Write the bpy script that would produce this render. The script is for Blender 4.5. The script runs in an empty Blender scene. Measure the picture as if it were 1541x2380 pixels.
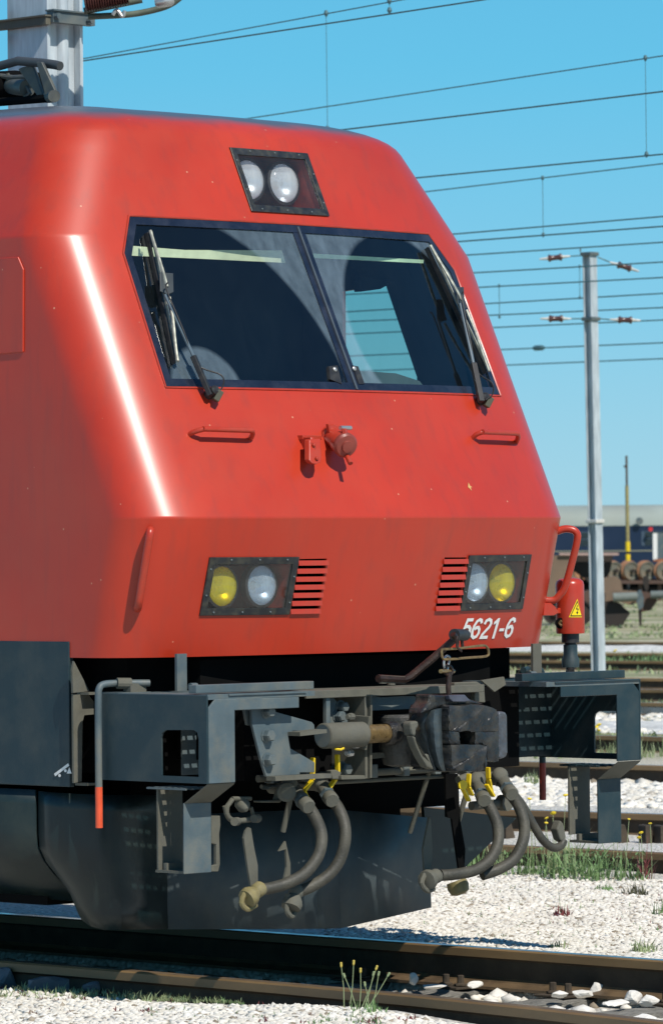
import bpy, bmesh, math, random
import numpy as np
from mathutils import Vector, Matrix
random.seed(7); rng = np.random.default_rng(7)
scene = bpy.context.scene
R = math.radians
# ---------------------------------------------------------------- camera
FPX, PHI, CH, CX, CY, ROLL, V0 = 11231.513, .790376434, 1.77096568, -16.6954033, -16.1545434, -.00829114579, 1285.01
cam_d = bpy.data.cameras.new('camera'); cam = bpy.data.objects.new('camera', cam_d)
scene.collection.objects.link(cam); scene.camera = cam
cam_d.sensor_fit = 'HORIZONTAL'; cam_d.sensor_width = 24.0; cam_d.lens = 24.0*FPX/1541.0
cam_d.shift_y = (V0-1191.0)/1541.0; cam_d.clip_start = .5; cam_d.clip_end = 6000
fw = Vector((math.sin(PHI), math.cos(PHI), 0)); rt = Vector((math.cos(PHI), -math.sin(PHI), 0)); up = Vector((0, 0, 1))
rt2 = rt*math.cos(ROLL) - up*math.sin(ROLL)*-1
# rows of the camera matrix: image right / image up, rolled about the view axis
ir = rt*math.cos(ROLL) + up*math.sin(ROLL); iu = -rt*math.sin(ROLL) + up*math.cos(ROLL)
m = Matrix(((ir.x, iu.x, -fw.x, CX), (ir.y, iu.y, -fw.y, CY), (ir.z, iu.z, -fw.z, CH), (0, 0, 0, 1)))
cam.matrix_world = m
cam_d.dof.use_dof = True; cam_d.dof.focus_distance = 22.6; cam_d.dof.aperture_fstop = 11
# ---------------------------------------------------------------- world, sun, exposure
SUN = Vector((-.15, -.66, .735)).normalized()
el = math.asin(SUN.z); az = math.atan2(SUN.x, SUN.y)
world = bpy.data.worlds.new('World'); scene.world = world; world.use_nodes = True
wn = world.node_tree.nodes; wl = world.node_tree.links
sky = wn.new('ShaderNodeTexSky'); sky.sky_type = 'NISHITA'; sky.sun_disc = False
sky.sun_elevation = el; sky.sun_rotation = az; sky.air_density = 1.0; sky.dust_density = .3; sky.ozone_density = 2.5; sky.altitude = 100
# clear deep-blue film sky: the physical sky is pulled towards a horizon-to-zenith ramp, its upper stops darkened to cut fill light, the same all round
geo_w = wn.new('ShaderNodeTexCoord'); sxw = wn.new('ShaderNodeSeparateXYZ'); wl.new(geo_w.outputs['Generated'], sxw.inputs[0])
rpw = wn.new('ShaderNodeValToRGB'); e = rpw.color_ramp.elements
e[0].position = 0.0; e[0].color = (.31, .64, .80, 1); e[1].position = 1.0; e[1].color = (.02, .09, .27, 1)
for p_, c_ in ((.015, (.28, .62, .81, 1)), (.05, (.17, .57, .82, 1)), (.10, (.085, .52, .81, 1)), (.25, (.05, .32, .62, 1)), (.55, (.03, .17, .42, 1))):
    k_ = e.new(p_); k_.color = c_
wl.new(sxw.outputs['Z'], rpw.inputs[0])
scl = wn.new('ShaderNodeMixRGB'); scl.blend_type = 'MULTIPLY'; scl.inputs[0].default_value = 1; scl.inputs[2].default_value = (8.3, 8.3, 8.3, 1); wl.new(rpw.outputs[0], scl.inputs[1])
mxw = wn.new('ShaderNodeMixRGB'); mxw.inputs[0].default_value = .88; wl.new(sky.outputs[0], mxw.inputs[1]); wl.new(scl.outputs[0], mxw.inputs[2])
wl.new(mxw.outputs[0], wn['Background'].inputs['Color'])
wn['Background'].inputs['Strength'].default_value = .12
sd = bpy.data.lights.new('sun', 'SUN'); sd.energy = 4.6; sd.angle = R(.53); sd.color = (1, .95, .87)
so = bpy.data.objects.new('sun', sd); scene.collection.objects.link(so)
so.rotation_euler = (-SUN).to_track_quat('-Z', 'Y').to_euler(); so.location = (0, -5, 30)
scene.view_settings.view_transform = 'Standard'; scene.view_settings.look = 'None'
scene.view_settings.exposure = 0.0; scene.view_settings.gamma = 1.0; scene.view_settings.use_curve_mapping = False
scene.render.engine = 'CYCLES'; scene.cycles.max_bounces = 8; scene.cycles.transparent_max_bounces = 12

# ---------------------------------------------------------------- picture measurement -> points on real planes
CAMP = Vector((CX, CY, CH))
def ray(u, v):
    a, b = u-770.5, v-V0; c, s = math.cos(ROLL), math.sin(ROLL)
    r, w = (a*c+b*s)/FPX, (-a*s+b*c)/FPX
    return fw + rt*r - up*w
def aty(u, v, y): d = ray(u, v); return CAMP + d*((y-CY)/d.y)
def atx(u, v, x): d = ray(u, v); return CAMP + d*((x-CX)/d.x)
def atz(u, v, z): d = ray(u, v); return CAMP + d*((z-CH)/d.z)
def atd(u, v, dist): return CAMP + ray(u, v)*dist
CREASE, KINK = 1.938, 3.278
def g(z): return -.057+.4645*(z-CREASE) if z >= CREASE else -.057+.247*(CREASE-z)
def fy(x, z): return .073*x*x+g(z)
def onf(u, v, off=0.0):                     # point `off` metres in front of the nose surface
    d = ray(u, v); lo, hi = 15., 30.
    for _ in range(50):
        mi = (lo+hi)/2; p = CAMP+d*mi
        if p.y-(fy(p.x, p.z)-off) < 0: lo = mi
        else: hi = mi
    return CAMP+d*lo

# ---------------------------------------------------------------- object helpers
COL = scene.collection
WORG = {}
def put(name, bm, mat, parent=None, smooth=False, bevel=0, label=None, kind=None, weld=False):
    me = bpy.data.meshes.new(name)
    if weld: bmesh.ops.remove_doubles(bm, verts=bm.verts, dist=1e-5)
    bmesh.ops.recalc_face_normals(bm, faces=bm.faces)
    if bm.verts:
        xs = [v.co for v in bm.verts]
        c = Vector([(min(p[i] for p in xs)+max(p[i] for p in xs))/2 for i in range(3)])
    else: c = Vector((0, 0, 0))
    bmesh.ops.translate(bm, verts=bm.verts, vec=-c)
    bm.to_mesh(me); bm.free()
    if smooth:
        me.polygons.foreach_set('use_smooth', [True]*len(me.polygons))
        try: me.set_sharp_from_angle(angle=R(38))
        except Exception: pass
    for mm in (mat if isinstance(mat, (list, tuple)) else [mat]): me.materials.append(mm)
    o = bpy.data.objects.new(name, me); COL.objects.link(o)
    WORG[o] = c
    if parent is not None:
        o.parent = parent; o.location = c-WORG[parent]
    else: o.location = c
    if bevel:
        b = o.modifiers.new('bevel', 'BEVEL'); b.width = bevel; b.segments = 2; b.limit_method = 'ANGLE'; b.angle_limit = R(40)
    if label: o['label'] = label
    if kind: o['kind'] = kind
    return o
def empty(name, loc, label, cat, group=None):
    o = bpy.data.objects.new(name, None); COL.objects.link(o); o.location = loc; WORG[o] = Vector(loc)
    o['label'] = label; o['category'] = cat; o.empty_display_size = .3
    if group: o['group'] = group
    return o
def tag(o, label, cat, group=None):
    o['label'] = label; o['category'] = cat
    if group: o['group'] = group
    return o
def copyobj(o, delta, parent=None):
    c = o.copy(); COL.objects.link(c); c.location = o.location+Vector(delta); WORG[c] = WORG[o]+Vector(delta)
    return c
NB = bmesh.new
def box(bm, x0, x1, y0, y1, z0, z1):
    vs = [bm.verts.new((x, y, z)) for x in (x0, x1) for y in (y0, y1) for z in (z0, z1)]
    for f in ((0, 1, 3, 2), (4, 6, 7, 5), (0, 4, 5, 1), (2, 3, 7, 6), (0, 2, 6, 4), (1, 5, 7, 3)): bm.faces.new([vs[i] for i in f])
    return bm
def extr(bm, pts, vec):                     # prism from a 3-D polygon and an offset
    a = [bm.verts.new(p) for p in pts]; b = [bm.verts.new(Vector(p)+Vector(vec)) for p in pts]; n = len(pts)
    f = [bm.faces.new(a), bm.faces.new(b[::-1])]
    for i in range(n): bm.faces.new((a[i], b[i], b[(i+1) % n], a[(i+1) % n]))
    return bm
def rebox(bm, p0, p1, w, h, upv=(0, 0, 1)):  # bar of section w x h from p0 to p1
    p0, p1 = Vector(p0), Vector(p1); d = (p1-p0).normalized(); s = d.cross(Vector(upv))
    s = s.normalized() if s.length > 1e-4 else Vector((1, 0, 0)); t = s.cross(d)
    q = [p0+s*w/2*a+t*h/2*b for a, b in ((-1, -1), (1, -1), (1, 1), (-1, 1))]
    return extr(bm, q, p1-p0)
def catmull(P, k=6):
    P = [Vector(p) for p in P]; Q = [P[0]*2-P[1]]+P+[P[-1]*2-P[-2]]; out = []
    for i in range(1, len(Q)-2):
        for j in range(k):
            t = j/k; a, b, c, d = Q[i-1:i+3]
            out.append(.5*((2*b)+(-a+c)*t+(2*a-5*b+4*c-d)*t*t+(-a+3*b-3*c+d)*t**3))
    return out+[P[-1]]
def tube(bm, pts, r, n=10, sm=0, cap=True, closed=False):
    P = catmull(pts, sm) if sm else [Vector(p) for p in pts]
    rr = r if callable(r) else (lambda t: r)
    rings = []; N = len(P); prev = None
    for i, p in enumerate(P):
        d = (P[(i+1) % N]-P[i-1]) if closed else (P[min(i+1, N-1)]-P[max(i-1, 0)])
        d.normalize()
        if prev is None:
            a = d.cross(Vector((0, 0, 1)));
            if a.length < .05: a = d.cross(Vector((1, 0, 0)))
        else: a = prev-d*prev.dot(d)
        a.normalize(); prev = a; b = d.cross(a); q = rr(i/max(1, N-1))
        rings.append([bm.verts.new(p+(a*math.cos(2*math.pi*k/n)+b*math.sin(2*math.pi*k/n))*q) for k in range(n)])
    for i in range(N if closed else N-1):
        A, B = rings[i], rings[(i+1) % N]
        for k in range(n): bm.faces.new((A[k], A[(k+1) % n], B[(k+1) % n], B[k]))
    if cap and not closed: bm.faces.new(rings[0][::-1]); bm.faces.new(rings[-1])
    return bm
def lathe(bm, prof, c, ax, n=24, caps=True):  # prof: (radius, height along ax)
    c, ax = Vector(c), Vector(ax).normalized(); a = ax.cross(Vector((0, 0, 1)))
    if a.length < .05: a = ax.cross(Vector((0, 1, 0)))
    a.normalize(); b = ax.cross(a); rings = []
    for r, h in prof: rings.append([bm.verts.new(c+ax*h+(a*math.cos(2*math.pi*k/n)+b*math.sin(2*math.pi*k/n))*max(r, 1e-4)) for k in range(n)])
    for A, B in zip(rings, rings[1:]):
        for k in range(n): bm.faces.new((A[k], A[(k+1) % n], B[(k+1) % n], B[k]))
    if caps: bm.faces.new(rings[0][::-1]); bm.faces.new(rings[-1])
    return bm
def cyl(bm, p0, p1, r, n=16): return tube(bm, [p0, p1], r, n)
def plate(pix, y, t, bm=None):              # polygon measured in the picture, lying in the vertical plane y, t thick backwards
    return extr(bm or NB(), [aty(u, v, y) for u, v in pix], (0, t, 0))
def platex(pix, x, t, bm=None): return extr(bm or NB(), [atx(u, v, x) for u, v in pix], (t, 0, 0))

def cutpoly(bm, poly, keep_inside, sel=None):   # cut an x-z polygon into faces of bm
    n = len(poly)
    area = sum(poly[i][0]*poly[(i+1) % n][1]-poly[(i+1) % n][0]*poly[i][1] for i in range(n))
    sg = 1 if area > 0 else -1
    x0, x1 = min(p[0] for p in poly), max(p[0] for p in poly); z0, z1 = min(p[1] for p in poly), max(p[1] for p in poly)
    for i in range(n):
        a, b = poly[i], poly[(i+1) % n]
        nrm = Vector((b[1]-a[1], 0, -(b[0]-a[0])))
        fs = [f for f in bm.faces if (sel is None or sel(f)) and
              max(v.co.x for v in f.verts) > x0-1e-4 and min(v.co.x for v in f.verts) < x1+1e-4 and
              max(v.co.z for v in f.verts) > z0-1e-4 and min(v.co.z for v in f.verts) < z1+1e-4]
        gg = set(fs)
        for f in fs: gg.update(f.edges); gg.update(f.verts)
        bmesh.ops.bisect_plane(bm, geom=list(gg), plane_co=(a[0], 0, a[1]), plane_no=nrm, dist=1e-6)
    def inside(c):
        for i in range(n):
            a, b = poly[i], poly[(i+1) % n]
            if sg*((b[0]-a[0])*(c.z-a[1])-(b[1]-a[1])*(c.x-a[0])) < 0: return False
        return True
    dele = []
    for f in bm.faces:
        if sel and not sel(f): continue
        if inside(f.calc_center_median()) != keep_inside: dele.append(f)
    bmesh.ops.delete(bm, geom=dele, context='FACES')
def patch(poly, off, thick, hole=None, step=.09, ysurf=fy):    # sheet that follows the swept nose
    bm = NB(); bm.faces.new([bm.verts.new((x, 0, z)) for x, z in poly])
    x0, x1 = min(p[0] for p in poly), max(p[0] for p in poly)
    if hole: cutpoly(bm, hole, False)
    k = max(1, int((x1-x0)/step))
    for i in range(1, k):
        bmesh.ops.bisect_plane(bm, geom=bm.verts[:]+bm.edges[:]+bm.faces[:], plane_co=(x0+(x1-x0)*i/k, 0, 0), plane_no=(1, 0, 0), dist=1e-6)
    if min(p[1] for p in poly) < CREASE < max(p[1] for p in poly):
        bmesh.ops.bisect_plane(bm, geom=bm.verts[:]+bm.edges[:]+bm.faces[:], plane_co=(0, 0, CREASE), plane_no=(0, 0, 1), dist=1e-6)
    for v in bm.verts: v.co.y = ysurf(v.co.x, v.co.z)-off
    if thick:
        r = bmesh.ops.extrude_face_region(bm, geom=bm.faces[:])
        for e in r['geom']:
            if isinstance(e, bmesh.types.BMVert): e.co.y += thick
    return bm

# ---------------------------------------------------------------- materials
def nd(nt, t, **kw):
    n = nt.nodes.new(t)
    for k, v in kw.items():
        if k in n.inputs.keys() if hasattr(n.inputs, 'keys') else False: n.inputs[k].default_value = v
        else: setattr(n, k, v)
    return n
def mat(name, col, rough=.5, metal=0., var=.12, scale=6., bump=.0, bscale=60., dirt=None, damt=.0, dscale=3., coat=0., rvar=.1, spec=.5, stretch=None):
    m = bpy.data.materials.new(name); m.use_nodes = True; nt = m.node_tree; b = nt.nodes['Principled BSDF']; L = nt.links
    tc = nt.nodes.new('ShaderNodeTexCoord'); src = tc.outputs['Object']
    if stretch:
        mp = nt.nodes.new('ShaderNodeMapping'); mp.inputs['Scale'].default_value = stretch; L.new(src, mp.inputs[0]); src = mp.outputs[0]
    n1 = nt.nodes.new('ShaderNodeTexNoise'); n1.inputs['Scale'].default_value = scale; n1.inputs['Detail'].default_value = 6; L.new(src, n1.inputs['Vector'])
    r1 = nt.nodes.new('ShaderNodeMapRange'); r1.inputs[1].default_value = .3; r1.inputs[2].default_value = .7
    r1.inputs[3].default_value = 1-var; r1.inputs[4].default_value = 1+var; L.new(n1.outputs[0], r1.inputs[0])
    mx = nt.nodes.new('ShaderNodeMixRGB'); mx.blend_type = 'MULTIPLY'; mx.inputs[0].default_value = 1; mx.inputs[1].default_value = (*col, 1)
    L.new(r1.outputs[0], mx.inputs[2]); out = mx.outputs[0]
    if dirt:
        n2 = nt.nodes.new('ShaderNodeTexNoise'); n2.inputs['Scale'].default_value = dscale; n2.inputs['Detail'].default_value = 9; n2.inputs['Roughness'].default_value = .65; L.new(src, n2.inputs['Vector'])
        r2 = nt.nodes.new('ShaderNodeMapRange'); r2.inputs[1].default_value = .45; r2.inputs[2].default_value = .72; r2.inputs[4].default_value = damt; L.new(n2.outputs[0], r2.inputs[0])
        m2 = nt.nodes.new('ShaderNodeMixRGB'); m2.inputs[2].default_value = (*dirt, 1); L.new(r2.outputs[0], m2.inputs[0]); L.new(out, m2.inputs[1]); out = m2.outputs[0]
    L.new(out, b.inputs['Base Color'])
    rr = nt.nodes.new('ShaderNodeMapRange'); rr.inputs[1].default_value = .3; rr.inputs[2].default_value = .7
    rr.inputs[3].default_value = max(.03, rough-rvar); rr.inputs[4].default_value = min(1, rough+rvar); L.new(n1.outputs[0], rr.inputs[0]); L.new(rr.outputs[0], b.inputs['Roughness'])
    b.inputs['Metallic'].default_value = metal; b.inputs['Specular IOR Level'].default_value = spec
    if coat: b.inputs['Coat Weight'].default_value = coat; b.inputs['Coat Roughness'].default_value = .12
    if bump:
        n3 = nt.nodes.new('ShaderNodeTexNoise'); n3.inputs['Scale'].default_value = bscale; n3.inputs['Detail'].default_value = 4; L.new(src, n3.inputs['Vector'])
        bp = nt.nodes.new('ShaderNodeBump'); bp.inputs['Strength'].default_value = bump; bp.inputs['Distance'].default_value = .01; L.new(n3.outputs[0], bp.inputs['Height']); L.new(bp.outputs[0], b.inputs['Normal'])
    return m
# painted red sheet metal: streaky fading, dust, small chips, slight waviness
def red_paint():
    m = mat('red_paint', (.46, .030, .008), .50, var=.10, scale=1.3, coat=.0, spec=.4, dirt=(.44, .055, .022), damt=.4, dscale=2.2, rvar=.06)
    nt = m.node_tree; L = nt.links; b = nt.nodes['Principled BSDF']; tc = nt.nodes['Texture Coordinate']
    col = b.inputs['Base Color'].links[0].from_socket
    # grime low on the nose, sooty smears on the roof edge
    sx = nt.nodes.new('ShaderNodeSeparateXYZ'); geo = nt.nodes.new('ShaderNodeNewGeometry'); L.new(geo.outputs['Position'], sx.inputs[0])
    mp = nt.nodes.new('ShaderNodeMapping'); mp.inputs['Scale'].default_value = (9, 9, 1.1); L.new(tc.outputs['Object'], mp.inputs[0])
    ns = nt.nodes.new('ShaderNodeTexNoise'); ns.inputs['Scale'].default_value = 2.0; ns.inputs['Detail'].default_value = 8; L.new(mp.outputs[0], ns.inputs['Vector'])
    sr = nt.nodes.new('ShaderNodeMapRange'); sr.inputs[1].default_value = .5; sr.inputs[2].default_value = .8; sr.inputs[4].default_value = .5; L.new(ns.outputs[0], sr.inputs[0])
    m1 = nt.nodes.new('ShaderNodeMixRGB'); m1.inputs[2].default_value = (.30, .035, .02, 1); L.new(sr.outputs[0], m1.inputs[0]); L.new(col, m1.inputs[1])
    # chips
    vo = nt.nodes.new('ShaderNodeTexVoronoi'); vo.inputs['Scale'].default_value = 13; L.new(tc.outputs['Object'], vo.inputs['Vector'])
    ch = nt.nodes.new('ShaderNodeMapRange'); ch.inputs[1].default_value = .075; ch.inputs[2].default_value = .045; ch.inputs[3].default_value = 0; ch.inputs[4].default_value = .8; L.new(vo.outputs['Distance'], ch.inputs[0])
    wn_ = nt.nodes.new('ShaderNodeTexWhiteNoise'); L.new(vo.outputs['Color'], wn_.inputs[0])
    gt = nt.nodes.new('ShaderNodeMath'); gt.operation = 'GREATER_THAN'; gt.inputs[1].default_value = .72; L.new(wn_.outputs[0], gt.inputs[0])
    mu = nt.nodes.new('ShaderNodeMath'); mu.operation = 'MULTIPLY'; L.new(ch.outputs[0], mu.inputs[0]); L.new(gt.outputs[0], mu.inputs[1])
    m2 = nt.nodes.new('ShaderNodeMixRGB'); m2.inputs[2].default_value = (.62, .30, .18, 1); L.new(mu.outputs[0], m2.inputs[0]); L.new(m1.outputs[0], m2.inputs[1])
    # roof soot
    n4 = nt.nodes.new('ShaderNodeTexNoise'); n4.inputs['Scale'].default_value = 4; n4.inputs['Detail'].default_value = 7; L.new(geo.outputs['Position'], n4.inputs['Vector'])
    ad = nt.nodes.new('ShaderNodeMath'); ad.operation = 'MULTIPLY_ADD'; ad.inputs[1].default_value = .06; L.new(n4.outputs[0], ad.inputs[0]); L.new(sx.outputs['Z'], ad.inputs[2])
    rz = nt.nodes.new('ShaderNodeMapRange'); rz.inputs[1].default_value = 3.90; rz.inputs[2].default_value = 3.945; L.new(ad.outputs[0], rz.inputs[0])
    m3 = nt.nodes.new('ShaderNodeMixRGB'); m3.inputs[2].default_value = (.085, .085, .09, 1); L.new(rz.outputs[0], m3.inputs[0]); L.new(m2.outputs[0], m3.inputs[1])
    L.new(m3.outputs[0], b.inputs['Base Color'])
    n5 = nt.nodes.new('ShaderNodeTexNoise'); n5.inputs['Scale'].default_value = 1.6; n5.inputs['Detail'].default_value = 2; L.new(tc.outputs['Object'], n5.inputs['Vector'])
    n6 = nt.nodes.new('ShaderNodeTexNoise'); n6.inputs['Scale'].default_value = 260; L.new(tc.outputs['Object'], n6.inputs['Vector'])
    am = nt.nodes.new('ShaderNodeMath'); am.operation = 'MULTIPLY_ADD'; am.inputs[1].default_value = .012; L.new(n6.outputs[0], am.inputs[0]); L.new(n5.outputs[0], am.inputs[2])
    bp = nt.nodes.new('ShaderNodeBump'); bp.inputs['Strength'].default_value = .35; bp.inputs['Distance'].default_value = .012; L.new(am.outputs[0], bp.inputs['Height']); L.new(bp.outputs[0], b.inputs['Normal'])
    return m
RED = red_paint(); RED.node_tree.nodes['Principled BSDF'].inputs['Coat Weight'].default_value = .6; RED.node_tree.nodes['Principled BSDF'].inputs['Coat Roughness'].default_value = .28; RED.node_tree.nodes['Principled BSDF'].inputs['IOR'].default_value = 1.42
REDP = mat('red_painted_steel', (.45, .038, .016), .35, var=.12, scale=9, dirt=(.18, .05, .03), damt=.5, dscale=8, spec=.5)
REDD = mat('dark_red_steel', (.32, .04, .02), .5, var=.2, scale=9, dirt=(.04, .03, .03), damt=.7, dscale=10)
ROOF = mat('roof_grey_paint', (.10, .10, .105), .6, var=.15, scale=3, dirt=(.16, .13, .11), damt=.4)
BLUEG = mat('blue_grey_paint', (.010, .030, .039), .5, var=.15, scale=5, dirt=(.085, .088, .072), damt=.42, dscale=3.5, bump=.08, bscale=180)
STEELG = mat('dusty_grey_steel', (.080, .112, .125), .55, var=.16, scale=7, dirt=(.19, .175, .13), damt=.7, dscale=5, bump=.10, bscale=150)
DUSTY = mat('brake_dust_steel', (.115, .11, .083), .8, var=.2, scale=11, dirt=(.08, .085, .08), damt=.6, dscale=9, bump=.15, bscale=120)
SKIRT = mat('skirt_paint', (.006, .017, .019), .38, var=.2, scale=4, dirt=(.035, .040, .027), damt=.5, dscale=4, bump=.05, bscale=120)
VOID = mat('shade_black', (.005, .005, .005), .95, var=.3, scale=6, spec=.08)  # near-black: the shade under the body is put into the colour
BLACK = mat('black_rubber', (.015, .015, .017), .55, var=.25, scale=20, dirt=(.07, .065, .05), damt=.4, dscale=30)
FRAMEB = mat('black_lamp_frame', (.018, .020, .022), .42, var=.3, scale=25, dirt=(.10, .09, .055), damt=.55, dscale=22)
HOSE = mat('hose_rubber', (.050, .047, .036), .62, var=.25, scale=14, dirt=(.12, .11, .08), damt=.55, dscale=9, bump=.25, bscale=90)
YEL = mat('yellow_enamel', (.80, .56, .01), .4, var=.12, scale=20, dirt=(.3, .2, .04), damt=.35, dscale=30)
ORG = mat('orange_red_paint', (.72, .09, .03), .45, var=.12, scale=15)
GREASE = mat('greasy_cast_steel', (.020, .021, .022), .42, metal=.1, var=.5, scale=12, dirt=(.075, .062, .04), damt=.7, dscale=14, bump=.8, bscale=38, rvar=.14, coat=.12)
RUSTY = mat('dark_rusty_iron', (.030, .018, .014), .42, metal=.2, var=.3, scale=14, dirt=(.07, .035, .02), damt=.6, dscale=20, bump=.4, bscale=60)
BRASS = mat('worn_brass_rod', (.28, .19, .08), .35, metal=.5, var=.3, scale=30, dirt=(.05, .045, .035), damt=.7, dscale=24)
CHROME = mat('dull_bright_metal', (.5, .5, .48), .35, metal=.7, var=.2, scale=20, dirt=(.1, .09, .06), damt=.4, dscale=20)
REFL = mat('lamp_reflector', (.92, .93, .95), .30, metal=1., var=.05, scale=9)
WHITE = mat('white_marking_paint', (.80, .79, .75), .5, var=.06, scale=30, dirt=(.4, .25, .2), damt=.25, dscale=40)
CABIN = mat('cab_lining', (.012, .020, .032), .6, var=.15, scale=4)
BLIND = mat('cream_roller_blind', (.78, .80, .52), .7, var=.08, scale=20, bump=.2, bscale=25)
GALV = mat('galvanised_steel', (.50, .55, .57), .45, metal=.15, var=.25, scale=5, dirt=(.33, .37, .40), damt=.6, dscale=4, stretch=(3, 3, .5))
WIREM = mat('catenary_wire', (.07, .15, .17), .6, metal=.2, var=.1)
BROWNC = mat('brown_glazed_ceramic', (.085, .035, .03), .3, var=.15, scale=12, spec=.6)
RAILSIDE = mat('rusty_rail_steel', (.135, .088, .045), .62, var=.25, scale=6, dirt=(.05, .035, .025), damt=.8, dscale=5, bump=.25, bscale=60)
RAILDARK = mat('shade_darkened_rail', (.058, .046, .034), .85, var=.3, scale=6, spec=.2, dirt=(.10, .075, .05), damt=.5, dscale=5, bump=.25, bscale=60)  # rail webs: their shade is put into this darker colour
HEADS = mat('sunlit_worn_rail_head', (.20, .125, .055), .5, var=.25, scale=5, dirt=(.10, .06, .03), damt=.6, dscale=3, stretch=(1, .25, 1))  # worn head sides, with a sunlit gold put into the colour
RAILTOP = mat('polished_rail_top', (.30, .30, .31), .30, metal=.8, var=.2, scale=8, dirt=(.12, .08, .05), damt=.6, dscale=6)
WOOD = mat('weathered_sleeper_wood', (.21, .20, .175), .85, var=.35, scale=4, dirt=(.07, .065, .058), damt=.7, dscale=7, bump=.9, bscale=16, stretch=(1.5, 14, 14))
STONE = mat('white_limestone', (.74, .71, .65), .9, var=.14, scale=20, dirt=(.52, .46, .38), damt=.45, dscale=14, bump=.3, bscale=60)
STONEG = mat('grey_boulder', (.16, .17, .19), .85, var=.2, scale=6, bump=.5, bscale=20)
GREEN = mat('weed_leaf_green', (.14, .23, .085), .6, var=.35, scale=5)
GREENP = mat('pale_grass_green', (.25, .30, .15), .65, var=.35, scale=4)
REDW = mat('reddish_weed_stem', (.16, .035, .035), .6, var=.3, scale=8)
FLOW = mat('yellow_petals', (.80, .58, .02), .5, var=.1)
DULLF = mat('dull_yellow_bud', (.55, .42, .08), .6, var=.2)
PINK = mat('pink_petals', (.60, .12, .45), .5, var=.1)

# lamp lenses: pressed glass reads as a softly lit, milky bowl
def lens_mat(name, col, tr):
    m = bpy.data.materials.new(name); m.use_nodes = True; nt = m.node_tree; b = nt.nodes['Principled BSDF']; L = nt.links
    tc = nt.nodes.new('ShaderNodeTexCoord'); n = nt.nodes.new('ShaderNodeTexNoise'); n.inputs['Scale'].default_value = 9; n.inputs['Detail'].default_value = 3; L.new(tc.outputs['Object'], n.inputs['Vector'])
    w = nt.nodes.new('ShaderNodeTexWave'); w.bands_direction = 'X'; w.inputs['Scale'].default_value = 16; w.inputs['Distortion'].default_value = .6; L.new(tc.outputs['Object'], w.inputs['Vector'])
    cr = nt.nodes.new('ShaderNodeMixRGB'); cr.inputs[1].default_value = (*[c*.7 for c in col], 1); cr.inputs[2].default_value = (*col, 1); L.new(n.outputs[0], cr.inputs[0])
    L.new(cr.outputs[0], b.inputs['Base Color']); b.inputs['Roughness'].default_value = .10
    b.inputs['Transmission Weight'].default_value = tr; b.inputs['IOR'].default_value = 1.45
    bp = nt.nodes.new('ShaderNodeBump'); bp.inputs['Strength'].default_value = .5; bp.inputs['Distance'].default_value = .004; L.new(w.outputs[0], bp.inputs['Height']); L.new(bp.outputs[0], b.inputs['Normal'])
    return m
LENSW = lens_mat('clear_lamp_lens', (.90, .93, .95), .25)
LENSG = lens_mat('grey_lamp_lens', (.50, .56, .60), .35)
LENSY = lens_mat('yellow_lamp_lens', (.80, .62, .02), .35)

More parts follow.
